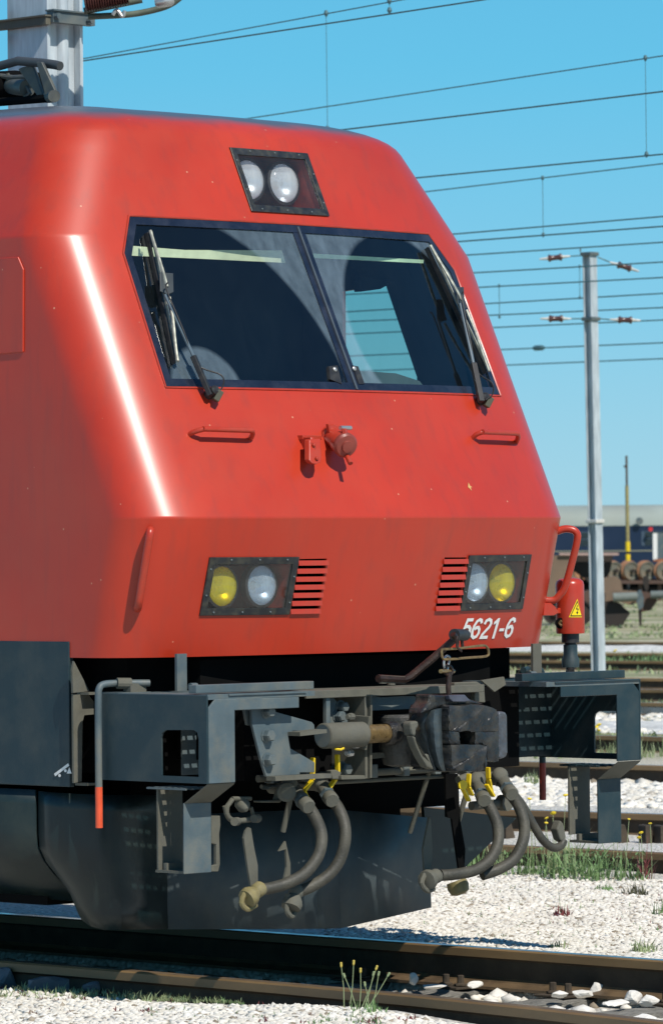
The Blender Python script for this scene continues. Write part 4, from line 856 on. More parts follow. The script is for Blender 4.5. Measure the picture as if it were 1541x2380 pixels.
# pipe end bracket between step and hose
ok = put('pipe_clamp', tube(NB(), [aty(u, v, -.05) for u, v in ((523, 1875), (530, 1900), (548, 1910), (595, 1905))], .013, 10, 3), DUSTY, loco, smooth=True)
bm = NB(); tube(bm, [aty(540, 1860, -.05), aty(528, 1876, -.05), aty(526, 1895, -.05)], .012, 8); tube(bm, [aty(540, 1858, -.05), aty(583, 1858, -.05)], .01, 8); tube(bm, [aty(583, 1878, -.05), aty(590, 1900, -.05)], .009, 8); cyl(bm, aty(590, 1905, -.08), aty(600, 1904, -.05), .02, 10); cyl(bm, aty(545, 1912, -.08), aty(552, 1911, -.05), .02, 10); put('clamp_arm', bm, DUSTY, ok, smooth=True)
bm = NB(); lathe(bm, [(.034, 0), (.034, .03), (.02, .05), (.01, .06)], aty(560, 1868, -.03), (-.2, -.8, -.5), 12); put('clamp_plug', bm, DUSTY, ok, smooth=True)
# right-hand group
cock((1108, 1822), (1120, 1850), ((1090, 1800), (1088, 1830), (1096, 1850)), 0, -.14)
cock((1160, 1812), (1180, 1836), ((1134, 1785), (1135, 1812), (1142, 1845)), 0, -.14)
bm = NB(); rebox(bm, aty(1072, 1828, -.24), aty(1090, 1864, -.24), .012, .026, (0, 1, 0)); rebox(bm, aty(1130, 1825, -.24), aty(1147, 1853, -.24), .012, .026, (0, 1, 0)); put('lever_tail', bm, YEL, loco, bevel=.003)
bm = NB(); lathe(bm, [(.016, 0), (.024, .004), (.024, .016)], aty(1073, 1826, -.25), (-.3, -.9, 0), 12); put('lever_hub', bm, YEL, loco, smooth=True)
hose('air_hose', pts(((1126, 1860), (1142, 1885), (1156, 1920), (1157, 1960), (1140, 1998), (1105, 2024), (1060, 2034), (1024, 2037)), (-.20, -.23, -.26, -.28, -.28, -.26, -.24, -.22)))
hose('air_hose', pts(((1185, 1846), (1205, 1875), (1218, 1915), (1216, 1955), (1195, 1998), (1160, 2022), (1120, 2036)), (-.20, -.23, -.26, -.28, -.27, -.25, -.22)))
hose('air_pipe', pts(((1196, 1850), (1215, 1875), (1240, 1920), (1262, 1955), (1285, 1972), (1303, 1968), (1310, 1955)), (-.10, -.10, -.12, -.13, -.14, -.14, -.14)), .021)
put('pipe_horn', plate([zD(*q) for q in ((1295*0+1380, 0), (1381, 1), (1382, 0))], 0, .001) if False else plate(((1303, 1955), (1295, 1930), (1303, 1908), (1310, 1916), (1316, 1945), (1314, 1962)), -.15, .05), DUSTY, loco, bevel=.008)
head(aty(1010, 2040, -.22), (-.75, -.2, -.12), DUSTY)
put('hose_holder', plate([zD(*q) for q in ((1205, 600), (1240, 420), (1248, 440), (1257, 600), (1250, 700), (1215, 755))], -.16, .012), DUSTY, loco)
put('hose_holder', plate([zD(*q) for q in ((1330, 180), (1400, 180), (1410, 430), (1440, 600), (1435, 700), (1405, 712), (1375, 500), (1365, 430), (1335, 420))], -.02, .012), VOID, loco)
bm = NB(); lathe(bm, [(.05, 0), (.055, .03), (.045, .06), (.02, .07)], aty(1060, 2050, -.12), (.2, -.3, -1), 12); put('hose_head', bm, YD, loco, smooth=True)
bm = NB(); cyl(bm, aty(1095, 1875, -.1), aty(1200, 1866, -.1), .022, 12); lathe(bm, [(.04, -.02), (.04, .03)], aty(1170, 1868, -.1), (0, -1, 0), 12); put('pipe_bracket', bm, DUSTY, loco, smooth=True)
bm = NB(); tube(bm, [aty(1065, 1815, -.14), aty(1090, 1806, -.14)], .02, 10); put('pipe_bracket', bm, DUSTY, loco, smooth=True)

for a_, b_, r_ in (((-.9, -.02, .715), (.62, -.02, .715), .018), ((-.85, .01, .675), (.40, .01, .675), .010), ((-.62, .02, .70), (-.62, .10, .45), .014), ((.62, .02, .70), (.60, .12, .42), .014), ((.28, .0, .70), (.30, .15, .40), .012)):
    bm = NB(); cyl(bm, a_, b_, r_, 10); put('brake_pipe', bm, DUSTY, loco, smooth=True)
for k_ in range(7):
    bm = NB(); x_ = -.8+.22*k_; box(bm, x_-.02, x_+.02, -.045, .02, .690, .755); put('pipe_clip', bm, STEELG, loco, bevel=.004)
# ---- plough and side skirts
def shell(cols, matr, name, t=.02, sub=None):
    """cols: list of vertical point columns"""
    bm = NB(); rr_ = [[bm.verts.new(p) for p in c] for c in cols]
    for a, b in zip(rr_, rr_[1:]):
        for k in range(len(a)-1): bm.faces.new((a[k], b[k], b[k+1], a[k+1]))
    o = put(name, bm, matr, loco, smooth=True); m_ = o.modifiers.new('sheet', 'SOLIDIFY'); m_.thickness = t*.6; m_.offset = 0; return o
PL = mat('plough_plate', (.045, .064, .072), .6, var=.22, scale=6, dirt=(.11, .115, .10), damt=.45, dscale=5, bump=.06, bscale=120)
shell([[(-.907, .595, -.02), (-.907, .605, .25), (-.907, .66, .52)], [(-.12, .372, -.055), (-.12, .385, .25), (-.12, .44, .52)]], PL, 'plough_blade')
shell([[(-.12, .372, -.055), (-.12, .385, .25), (-.12, .44, .52)], [(.0, .34, -.058), (.0, .352, .25), (0, .41, .52)]], PL, 'plough_nose')
shell([[(.0, .34, -.058), (.0, .352, .25), (0, .41, .52)], [(.907, .595, -.021), (.907, .605, .25), (.907, .62, .43)]], PL, 'plough_blade')
put('plough_wing', plate(((985, 1878), (1200, 1903), (1192, 1912), (1052, 2046), (1000, 2052)), .70, .02), SKIRT, loco)
# side cover: vertical above, rolled in below
def skcol(x, y, nx, ny, zt, zb, roll=1):
    P = []
    for k in range(9):
        t = k/8; z = zt+(zb-zt)*t; b = 0 if t < .45 else ((t-.45)/.55)**1.6*.30*roll
        P.append((x-nx*b, y-ny*b, z))
    return P
put_cols = [skcol(-1.49, 6, -1, 0, .665, .12), skcol(-1.49, 1.5, -1, 0, .663, .12), skcol(-1.49, .875, -1, 0, .662, .12)]
shell(put_cols, SKIRT, 'side_skirt')
cols2 = []
for a in range(0, 91, 15):
    t = a/90; x = -1.482+.24*(1-math.cos(R(a))); y = .862-.30*math.sin(R(a)); zb = .12-.12*min(1, t*1.3)
    cols2.append(skcol(x, y, -math.cos(R(a)), -math.sin(R(a)), .655-.02*t, zb, 1-t))
cols2.append(skcol(-.91, .600, 0, -1, .62, -.018, 0))
shell(cols2, SKIRT, 'nose_skirt')
# bogie pieces glimpsed under the skirt
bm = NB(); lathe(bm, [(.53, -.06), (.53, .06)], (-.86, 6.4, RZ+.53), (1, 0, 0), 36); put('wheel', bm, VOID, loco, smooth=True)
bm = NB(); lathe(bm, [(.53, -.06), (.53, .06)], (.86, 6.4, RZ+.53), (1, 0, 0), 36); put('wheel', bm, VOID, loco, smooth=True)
# power socket on the far corner with warning sign
cc = Vector((0, 0, 0)); q0 = aty(1325, 1415, .25)
bm = NB(); rr0 = .073
lathe(bm, [(rr0*.97, -.128), (rr0, -.118), (rr0, .12), (rr0*.93, .137), (rr0*.72, .149), (rr0*.35, .155), (.002, .156)], q0, (-.012, 0, 1), 32, caps=False)
ps = put('power_plug_holder', bm, REDP, loco, smooth=True)
bm = NB(); lathe(bm, [(.045, -.175), (.045, -.10)], q0, (0, 0, 1), 18); cyl(bm, q0+Vector((-.0, 0, -.30)), q0+Vector((0, 0, -.12)), .030, 14); put('power_cable', bm, BLACK, ps, smooth=True)
bm = NB(); lathe(bm, [(.036, -.185), (.036, -.24), (.046, -.262), (.044, -.300), (.026, -.302)], q0, (0, 0, 1), 18); put('cable_sleeve', bm, BLUEG, ps, smooth=True)
bm = NB(); cyl(bm, q0+Vector((0, 0, -.30)), q0+Vector((0, .02, -.40)), .022, 12); tube(bm, [aty(1322, 1552, .25), aty(1328, 1562, .22)], .018, 10); put('cable_tail', bm, BLACK, ps, smooth=True)
bm = NB(); a = aty(1270, 1428, .25); box(bm, a.x-.01, q0.x-.03, .25, .27, a.z-.0, a.z+.028); extr(bm, [aty(u, v, .22) for u, v in ((1266, 1403), (1282, 1403), (1290, 1410), (1300, 1425), (1288, 1432), (1264, 1432))], (0, .03, 0)); put('holder_bracket', bm, REDP, ps, bevel=.003)
# triangle sign wrapped on the cylinder, seen to the right
def oncyl(u, v, off):
    d = ray(u, v); d2 = Vector((d.x, d.y)); o2 = Vector((CX-q0.x, CY-q0.y)); rr_ = rr0+off
    A = d2.dot(d2); B = 2*o2.dot(d2); C_ = o2.dot(o2)-rr_*rr_; disc = max(0, B*B-4*A*C_)
    return CAMP+d*((-B-math.sqrt(disc))/(2*A))
def signpoly(pix, off, m_, name, par):
    bm = NB(); n = 8; (a, b, c) = pix; vs = {}
    for i in range(n+1):
        for j in range(n+1-i):
            u = a[0]+(b[0]-a[0])*i/n+(c[0]-a[0])*j/n; v = a[1]+(b[1]-a[1])*i/n+(c[1]-a[1])*j/n; vs[i, j] = bm.verts.new(oncyl(u, v, off))
    for i in range(n):
        for j in range(n-i):
            bm.faces.new((vs[i, j], vs[i+1, j], vs[i, j+1]))
            if i+j < n-1: bm.faces.new((vs[i+1, j], vs[i+1, j+1], vs[i, j+1]))
    return put(name, bm, m_, par)
SY = mat('sign_yellow', (.90, .66, .005), .4, var=.04); SB = mat('sign_black', (.012, .012, .012), .5, var=.1)
sg_ = signpoly(((1342, 1393), (1322, 1436), (1352.5, 1436)), .0010, SY, 'warning_sign', ps)
signpoly(((1342, 1397), (1325, 1434), (1352.0, 1434)), .0018, SB, 'sign_border', ps)
signpoly(((1342, 1402), (1328, 1431.5), (1351.2, 1431.5)), .0026, SY, 'sign_field', ps)
bm = NB()
for quad in (((1341.5, 1408), (1343.5, 1408), (1340.5, 1417), (1338.8, 1417)), ((1338.8, 1415.5), (1344.5, 1415.5), (1344, 1418), (1338.8, 1418)), ((1343.2, 1416), (1345, 1416.5), (1342.2, 1426), (1341.0, 1425.5)), ((1339.2, 1423.5), (1344.4, 1424), (1341.5, 1430))): bm.faces.new([bm.verts.new(oncyl(u, v, .0034)) for u, v in quad])
put('lightning_bolt', bm, SB, sg_)
bm = NB(); lathe(bm, [(.028, 0), (.028, .006)], oncyl(1303, 1450, .0), (-.7, -.7, 0), 16); put('drain_hole', bm, VOID, ps)
bm = NB(); tube(bm, [oncyl(1305, 1444, .012), oncyl(1300, 1450, .014), oncyl(1305, 1456, .012)], .007, 8, 3); put('drain_hook', bm, BRASS, ps, smooth=True)
# ---------------------------------------------------------------- track under the locomotive
def railprof():
    hw, tw, bw, h = .042, .010, .085, .200
    return [(-bw, -h), (-bw, -h+.014), (-.025, -h+.032), (-tw, -h+.050), (-tw, -.060), (-hw, -.046), (-hw, -.008), (-hw+.010, 0), (hw-.010, 0), (hw, -.008), (hw, -.046), (tw, -.060), (tw, -h+.050), (.025, -h+.032), (bw, -h+.014), (bw, -h)]
def rail(name, path, zt, matside, mattop, label=None, cat=None, par=None, grp=None, scale=1.0):
    bm = NB(); prof = railprof(); n = len(prof); rings = []
    for i, p in enumerate(path):
        a = Vector(path[max(0, i-1)]); b = Vector(path[min(len(path)-1, i+1)]); d = (b-a).normalized(); s = Vector((d.y, -d.x))
        rings.append([bm.verts.new((p[0]+s.x*q*scale, p[1]+s.y*q*scale, zt+z*scale)) for q, z in prof])
    for A, B in zip(rings, rings[1:]):
        for k in range(n):
            f = bm.faces.new((A[k], A[(k+1) % n], B[(k+1) % n], B[k])); f.material_index = 1 if k == 7 else (2 if k in (5, 6, 8) else (3 if k in (0, 1, 2, 12, 13, 14) else 0))  # head sides and foot coloured as sunlit, web as shaded
    bm.faces.new(rings[0]); bm.faces.new(rings[-1][::-1])
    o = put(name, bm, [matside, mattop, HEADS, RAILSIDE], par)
    if label: tag(o, label, cat or 'rail', grp)
    return o
ys_r = list(np.arange(-12, 20, .8))
track = empty('railway_track', (0, 0, RZ-.2), 'railway track of two rusty rails on wooden sleepers beneath the red locomotive', 'railway track')
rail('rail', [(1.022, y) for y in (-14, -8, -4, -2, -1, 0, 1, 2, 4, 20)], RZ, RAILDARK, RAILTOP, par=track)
near = [(-1.022, 20), (-1.022, 4), (-1.022, .6), (-1.03, -.3), (-1.075, -1.2), (-1.16, -2.0), (-1.28, -2.8), (-1.46, -3.8), (-1.9, -5.6), (-3.0, -9), (-4.8, -13)]
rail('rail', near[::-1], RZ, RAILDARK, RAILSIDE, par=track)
for i, y in enumerate((-2.45, -1.72, -.98, -.30, .42, 1.1)):
    bm = NB(); L_ = 24
    rows_ = []
    for j in range(L_+1):
        x = -1.15+(2.35)*j/L_; dz = -.008*rng.random(); w = .125+.006*rng.normal()
        rows_.append([bm.verts.new((x, y-w, RZ-.40)), bm.verts.new((x, y-w+.01*rng.random(), RZ-.212+dz)), bm.verts.new((x, y-w*.35, RZ-.204+.006*rng.normal())), bm.verts.new((x, y+w*.3, RZ-.206+.006*rng.normal())), bm.verts.new((x, y+w, RZ-.214+dz)), bm.verts.new((x, y+w, RZ-.40))])
    for a, b in zip(rows_, rows_[1:]):
        for k in range(5): bm.faces.new((a[k], b[k], b[k+1], a[k+1]))
    bm.faces.new(rows_[0]); bm.faces.new(rows_[-1][::-1]); put('sleeper', bm, WOOD, track)
    bm = NB(); extr(bm, [(.80, y-.10, RZ-.200), (.80, y+.10, RZ-.200), (1.20, y+.10, RZ-.200), (1.20, y-.10, RZ-.200)], (0, 0, .012)); tp = put('tie_plate', bm, RAILDARK, track, bevel=.003)
    for dy in ((0,) if i in (2,) else (-.05, .05)):
        bm = NB(); lathe(bm, [(.034, 0), (.034, .008), (.018, .012), (.018, .048), (.014, .052)], (.885, y+dy, RZ-.184), (0, 0, 1), 6); put('rail_screw', bm, RAILDARK, tp)
# ---------------------------------------------------------------- more rails of the yard behind
def yardrail(u0, v0, u1, v1, zt, label, ms=RAILDARK, mt=RAILTOP, sc=1.0, ext=(6, 40)):
    a, b = atz(u0, v0, zt), atz(u1, v1, zt); d = (a-b).normalized()
    P = [b-d*ext[0], b, a, a+d*ext[1]]
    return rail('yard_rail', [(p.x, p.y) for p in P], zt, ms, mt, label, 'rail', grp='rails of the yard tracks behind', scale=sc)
ROWS = [
 (1101, 1962, 1541, 1984, RZ-.03, 'dark low check rail half hidden by the weeds behind the loose gravel', RAILDARK, RAILSIDE),
 (1219, 1884, 1541, 1894, RZ, 'shiny topped dark rail just beyond the flowering weeds', RAILDARK, RAILTOP),
 (1100, 1768, 1541, 1781, RZ, 'dark rail crossing behind the lower edge of the far step box', RAILDARK, RAILTOP),
 (1190, 1706, 1541, 1714, RZ, 'dark rail seen through the opening of the far step box', RAILDARK, RAILTOP),
 (1200, 1630, 1541, 1635, RZ, 'pale rail just under the flat top of the far step box', RAILTOP, RAILTOP),
 (1200, 1600, 1541, 1604, RZ, 'bluish rail level with the top edge of the far step box', RAILDARK, RAILTOP),
 (1200, 1575, 1541, 1578, RZ, 'thin dark rail just above the far step box', RAILDARK, RAILSIDE),
 (1200, 1536, 1541, 1538, RZ, 'brown rail beside the green weed tuft right of the mast foot', RAILDARK, RAILSIDE),
 (1200, 1519, 1541, 1520, RZ, 'thin grey rail directly below the bright pale strip of ballast', RAILDARK, RAILTOP),
 (1200, 1492, 1541, 1494, RZ, 'dark rail above the bright pale strip of ballast', RAILDARK, RAILDARK)]
for r_ in ROWS: yardrail(*r_[:5], r_[5], r_[6], r_[7])
# chair blocks under the second rail
chairs = empty('rail_chair_row', atz(1300, 1935, RZ-.15), 'row of rusty iron rail chairs between the two nearest yard rails', 'rail chairs')
for u in (1145, 1175, 1440, 1500, 1535):
    c = atz(u, 1928+(u-1150)*.03, RZ-.10); bm = NB(); extr(bm, [c+Vector((-.06, -.06, -.1)), c+Vector((.06, -.06, -.1)), c+Vector((.03, -.03, .06)), c+Vector((-.03, -.03, .06))], (.05, .12, 0)); put('rail_chair', bm, RAILDARK, chairs, bevel=.01)
# bright ballast shoulder strips are heaps of paler stone
def strip(name, u0, v0, u1, v1, w, h, label, matr):
    zb = RZ-.175; a, b = atz(u0, v0, zb), atz(u1, v1, zb); d = (a-b).normalized(); s = Vector((d.y, -d.x, 0)); a = a+d*20; b = b-d*6
    bm = NB(); N = 60; rr_ = []
    for i in range(N+1):
        p = b.lerp(a, i/N); rr_.append([bm.verts.new(p+s*q*w+Vector((0, 0, h*zf+ (.02*rng.random() if 0 < k < 4 else -.01)))) for k, (q, zf) in enumerate(((-.5, 0), (-.25, .8), (0, 1), (.25, .8), (.5, 0)))])
    for A, B in zip(rr_, rr_[1:]):
        for k in range(4): bm.faces.new((A[k], A[k+1], B[k+1], B[k]))
    o = put(name, bm, matr, smooth=True, kind='structure'); return o
PALE = mat('pale_ballast', (.62, .61, .57), .9, var=.25, scale=8, dirt=(.4, .37, .3), damt=.6, dscale=5, bump=.5, bscale=30)
strip('ballast_shoulder', 1200, 1512, 1541, 1513, 3.2, .10, '', PALE)
strip('ballast_shoulder', 1200, 1690, 1541, 1694, 3.0, .06, '', PALE)

# ---------------------------------------------------------------- stones
ICO = bmesh.new(); bmesh.ops.create_icosphere(ICO, subdivisions=1, radius=1); icv = np.array([v.co[:] for v in ICO.verts]); icf = np.array([[v.index for v in f.verts] for f in ICO.faces]); ICO.free()
def stones(name, P, S, matr, label=None):
    n = len(P); V = np.repeat(icv[None], n, 0)*(1+.28*rng.normal(size=(n, 12, 1)))
    V *= S[:, None, None]*np.stack([1+.35*rng.random(n), 1+.35*rng.random(n), .55+.3*rng.random(n)], 1)[:, None, :]
    th = rng.random(n)*2*np.pi; c, s = np.cos(th), np.sin(th); x = V[..., 0]*c[:, None]-V[..., 1]*s[:, None]; y = V[..., 0]*s[:, None]+V[..., 1]*c[:, None]
    V = np.stack([x, y, V[..., 2]], -1)+P[:, None, :]
    F = (icf[None]+(np.arange(n)*12)[:, None, None]).reshape(-1, 3); V = V.reshape(-1, 3)
    me = bpy.data.meshes.new(name); me.vertices.add(len(V)); me.vertices.foreach_set('co', V.ravel()); me.loops.add(len(F)*3); me.loops.foreach_set('vertex_index', F.ravel().astype(np.int32))
    me.polygons.add(len(F)); me.polygons.foreach_set('loop_start', np.arange(0, len(F)*3, 3, dtype=np.int32)); me.polygons.foreach_set('loop_total', np.full(len(F), 3, dtype=np.int32)); me.update(calc_edges=True); me.validate()
    me.materials.append(matr); o = bpy.data.objects.new(name, me); COL.objects.link(o); o['kind'] = 'stuff'; 
    if label: tag(o, label, 'gravel')
    return o
def field(n, u0, u1, v0, v1, xlim, s0, s1, zoff=0.0):
    out = []; S = []
    while len(out) < n:
        u = u0+(u1-u0)*rng.random(); v = v0+(v1-v0)*rng.random(); p = atz(u, v, RZ-.08); 
        for _ in range(2): p = atz(u, v, zg(p.x, p.y))
        if xlim(p.x, p.y): out.append((p.x, p.y, zg(p.x, p.y)+zoff)); S.append(s0+(s1-s0)*rng.random()**2.2)
    return np.array(out), np.array(S)
def matG():
    m = mat('gravel_white', (.76, .725, .65), .9, var=.10, scale=2)
    nt = m.node_tree; L = nt.links; b = nt.nodes['Principled BSDF']; gi = nt.nodes.new('ShaderNodeNewGeometry'); src = b.inputs['Base Color'].links[0].from_socket
    r = nt.nodes.new('ShaderNodeValToRGB'); e = r.color_ramp.elements; e[0].position = 0; e[0].color = (.26, .22, .17, 1); e[1].position = 1; e[1].color = (1, 1, 1, 1)
    k = e.new(.06); k.color = (.45, .40, .34, 1); k = e.new(.10); k.color = (.82, .80, .76, 1); k = e.new(.6); k.color = (.95, .94, .92, 1)
    L.new(gi.outputs['Random Per Island'], r.inputs[0]); mx = nt.nodes.new('ShaderNodeMixRGB'); mx.blend_type = 'MULTIPLY'; mx.inputs[0].default_value = 1; L.new(src, mx.inputs[1]); L.new(r.outputs[0], mx.inputs[2]); L.new(mx.outputs[0], b.inputs['Base Color'])
    return m
GRAV = matG()
P, S = field(42000, 760, 1640, 1985, 2240, lambda x, y: 1.1 < x < 7.2, .008, .021)
stones('gravel', P, S, GRAV, 'fine white limestone gravel between the near track and the weedy yard rails')
P, S = field(16000, -150, 1700, 2285, 2440, lambda x, y: x < -1.30-.045*max(0, -y-1)**2, .008, .022)
stones('gravel', P, S, GRAV, 'fine white gravel in the foreground on the camera side of the track')
P, S = field(3500, 1050, 1700, 1795, 1880, lambda x, y: x > 11.2, .03, .06)
stones('gravel', P, S, GRAV, 'coarser pale ballast stones between the far yard rails')
SLY = (-2.45, -1.72, -.98, -.30, .42, 1.1)
def gap(): 
    while True:
        y = rng.uniform(-4, 9)
        if min(abs(y-q) for q in SLY) > .17: return y
P = np.array([(rng.uniform(-.9, .9), gap(), RZ-.235) for _ in range(2600)]); S = rng.uniform(.012, .035, 2600)
stones('gravel', P, S, GRAV, 'loose ballast stones lying between the sleepers of the near track')
P = np.array([(rng.uniform(-.9, .9), min(gap(), .2), RZ-.225) for _ in range(420)]); P = P[P[:, 1] < .2]; S = rng.uniform(.025, .05, len(P))
stones('gravel', P, S, STONE, 'larger white ballast lumps heaped between the near sleepers')
P, S = field(1500, 1000, 1700, 1640, 1705, lambda x, y: True, .04, .08)
stones('gravel', P, S, GRAV, 'pale ballast stones seen through the far step box opening')
def rock(p, r, label, sq=(1.3, 1, .6), m_=STONE, grp=None, seed=0):
    if m_ is STONE: r *= .78
    bm = NB(); bmesh.ops.create_icosphere(bm, subdivisions=3, radius=1); rg = np.random.default_rng(seed); K = rg.normal(size=(13, 3)); th_ = .50+.22*rg.random(13)
    for v in bm.verts:
        d = v.co.normalized(); k = 1.0
        for q, h_ in zip(K, th_):
            t = d.dot(Vector(q).normalized())
            if t > h_: k = min(k, h_/t)
        k *= 1.25
        v.co = Vector((d.x*k*sq[0], d.y*k*sq[1], d.z*k*sq[2]))*r*(1+.012*rg.normal())
    bmesh.ops.translate(bm, verts=bm.verts, vec=p); return tag(put('rock', bm, m_), label, 'rock', grp)
zl = RZ-.165
rock(atz(1390, 2302, zl), .045, 'upright white stone perched on a heap beside a sleeper end', (1.5, 1, 1.0), seed=1)
rock(atz(1300, 2313, zl), .040, 'yellowish white stone left of the perched one between sleepers', (1.6, 1, .7), seed=2)
rock(atz(1355, 2312, zl), .048, 'flat white stone filling the gap below the perched stone', (1.8, 1, .6), seed=3)
rock(atz(1010, 2296, zl), .055, 'flat white slab of stone behind the tall yellow flower stalks', (2.2, 1.2, .35), seed=4)
rock(atz(960, 2280, zl), .035, 'bluish shaded stone leaning by the flower stalks near the rail', (.8, .8, 1.1), seed=5)
rock(atz(1100, 2290, zl), .040, 'small white stone at the end of the middle sleeper', (1.5, 1, .6), seed=6)
rock(atz(1470, 2325, zl), .050, 'round white stone right of centre between the last two sleepers', (1.2, 1, .9), seed=7)
rock(atz(1510, 2328, zl), .050, 'white stone at the right edge between the last two sleepers', (1.3, 1, .8), seed=8)
rock(atz(1430, 2335, zl), .045, 'low white stone nearest the curved rail on the right', (2.0, 1, .5), seed=9)
rock(atz(8, 2278, RZ-.085), .075, 'blue grey boulder at the left edge of the track shadow', (.9, 1, .85), STONEG, seed=10)
rock(atz(140, 2304, RZ-.125), .115, 'wide low grey boulder behind the weeds at lower left', (2.1, 1, .62), STONEG, seed=11)
rock(atz(225, 2300, RZ-.10), .045, 'small grey stone at the right end of the wide low boulder', (1.6, 1, .7), STONEG, seed=12)
rock(atz(1495, 2374, RZ-.09), .06, 'white stone at the bottom right corner below the curved rail', (2.0, 1, .6), seed=13)

# ---------------------------------------------------------------- weeds
def blades(bm, c, n, h, spread, lean=.5, w=.006, curve=.5):
    for _ in range(n):
        a = rng.random()*6.283; r = spread*math.sqrt(rng.random()); b = Vector(c)+Vector((math.cos(a)*r, math.sin(a)*r, 0)); H_ = h*(.25+.85*rng.random()**1.4)*(1-.55*(r/max(spread, 1e-3))**2); la = rng.random()*6.283; ln = lean*rng.random()*H_
        d = Vector((math.cos(la), math.sin(la), 0)); s = Vector((-d.y, d.x, 0)); s = (s+ir*.6*(1 if rng.random() > .5 else -1)).normalized(); W2 = w*(.6+.8*rng.random())
        p0, p1, p2 = b, b+Vector((0, 0, H_*.55))+d*ln*.35, b+Vector((0, 0, H_*(1-.3*curve*rng.random())))+d*ln
        v = [bm.verts.new(q) for q in (p0-s*W2, p0+s*W2, p1+s*W2*.8, p1-s*W2*.8, p2)]
        bm.faces.new(v[:4]); bm.faces.new((v[3], v[2], v[4]))
def leaves(bm, c, n, h, spread, size):
    for _ in range(n):
        a = rng.random()*6.283; r = spread*math.sqrt(rng.random()); p = Vector(c)+Vector((math.cos(a)*r, math.sin(a)*r, h*rng.random()**1.3)); q = Vector(rng.normal(size=3)).normalized(); t = q.cross(Vector((0, 0, 1))).normalized()
        s = size*(.5+rng.random()); v = [bm.verts.new(x) for x in (p-q*s, p+t*s*.35, p+q*s, p-t*s*.35)]; bm.faces.new(v)
def disc(bm, c, r, n=8, thick=.4):
    lathe(bm, [(r*.5, -r*thick), (r, 0), (r*.7, r*.35), (.001, r*.45)], c, Vector(rng.normal(0, .3, 3))+Vector((0, 0, 1)), n)
def weed(name, u, v, n, h, spread, label, m_=GREEN, flowers=0, fm=FLOW, fr=.014, lv=0, cat='weed', w=.005, lean=.6, z=None, grp=None):
    p = atz(u, v, RZ-.08)
    for _ in range(3): p = atz(u, v, zg(p.x, p.y) if z is None else z)
    if z is not None: p.z = z
    root = empty(name, tuple(p), label, cat, grp); bm = NB(); blades(bm, p, n, h, spread, lean, w)
    if lv: leaves(bm, p, lv, h*.6, spread, w*3.4)
    put('foliage', bm, m_, root)
    for k in range((flowers+1)//2):
        q = p+Vector((rng.uniform(-1, 1)*spread*1.2, rng.uniform(-1, 1)*spread*1.2, 0)); tpt = q+Vector((rng.uniform(-.05, .05), rng.uniform(-.05, .05), h*(.8+.45*rng.random())))
        bm = NB(); tube(bm, [q, q.lerp(tpt, .5)+Vector((rng.uniform(-.012, .012), 0, 0)), tpt], .0022, 4); s_ = put('flower_stalk', bm, GREENP, root)
        bm = NB(); disc(bm, tpt, fr*(.7+.5*rng.random())); put('flower_head', bm, fm, s_)
    return root
weed('flowering_weed', 1335, 2044, 110, .34, .26, 'large green flowering weed clump below the far step, left part', GREEN, 9, lv=230, lean=1.1, fr=.017, w=.0055)
weed('flowering_weed', 1414, 2048, 95, .33, .26, 'large green flowering weed clump below the far step, right part', GREEN, 10, lv=200, lean=1.1, fr=.015, w=.0055)
weed('flowering_weed', 1300, 2034, 70, .45, .12, 'tall yellow flowering weed behind the curved brake pipe end', GREENP, 6, lv=40, fr=.020)
weed('flowering_weed', 1215, 2036, 60, .26, .16, 'low green weed with yellow flowers right of the hanging hoses', GREEN, 6, lv=160, fr=.017)
weed('grass_tuft', 1105, 2030, 50, .30, .10, 'grass tuft behind the plough wing left of the hoses', GREEN, 2, fr=.02)
weed('grass_tuft', 1150, 2030, 70, .26, .12, 'grass tuft seen inside the loop of the right hoses', GREENP, 1)
weed('grass_tuft', 1402, 2072, 70, .06, .07, 'small bright green grass tuft on the white gravel', GREEN, 0, w=.004)
weed('grass_tuft', 1476, 2082, 90, .10, .08, 'spiky dark brownish green grass tuft on the white gravel', mat('olive_grass', (.09, .09, .05), .7, var=.3), 0, w=.004, lean=1.3)
weed('red_weed', 1308, 2134, 60, .09, .06, 'dark red leafy weed in the middle of the white gravel', REDW, 0, lv=60, w=.004)
weed('grass_stalk', 1305, 2128, 4, .28, .01, 'single tall thin green stalk rising from the dark red weed', GREEN, 0, w=.002)
weed('red_weed', 1500, 2048, 40, .30, .06, 'reddish stemmed weed with a yellow flower at the right edge', REDW, 2, lv=20, w=.003)
weed('grass_tuft', 1495, 2218, 110, .10, .07, 'grass tuft behind the near rail at lower right', GREENP, 0, w=.004)
weed('grass_tuft', 1300, 2208, 40, .08, .05, 'thin dry grass tuft just behind the near rail', GREENP, 0, w=.003)
weed('grass_tuft', 1540, 2130, 50, .14, .06, 'sparse dark grass at the right edge of the white gravel', GREEN, 0, w=.003)
weed('flowering_weed', 1235, 1830, 60, .22, .08, 'pale green weed hanging by the red lever grip between the yard rails', GREENP, 0, lv=80, w=.006)
weed('grass_tuft', 1500, 1760, 150, .30, .55, 'tall pale grass behind the far step box at the right edge', GREENP, 6, w=.005, fr=.025)
weed('grass_tuft', 1400, 1745, 120, .24, .6, 'pale grass with yellow flowers seen through the far step box opening', GREENP, 12, w=.005, fr=.03)
weed('grass_tuft', 1510, 1556, 500, .38, 1.3, 'green weed tuft beyond the far step box, right of the mast', GREEN, 8, w=.012, fr=.04, lv=700)
for k, (u, hh) in enumerate(((800, .19), (822, .24), (833, .20), (848, .22), (868, .245), (893, .21), (903, .12), (835, .14))): pass
st = empty('flowering_weed', tuple(atz(850, 2360, RZ-.065)), 'tall yellow flower stalks standing before the curved near rail', 'weed')
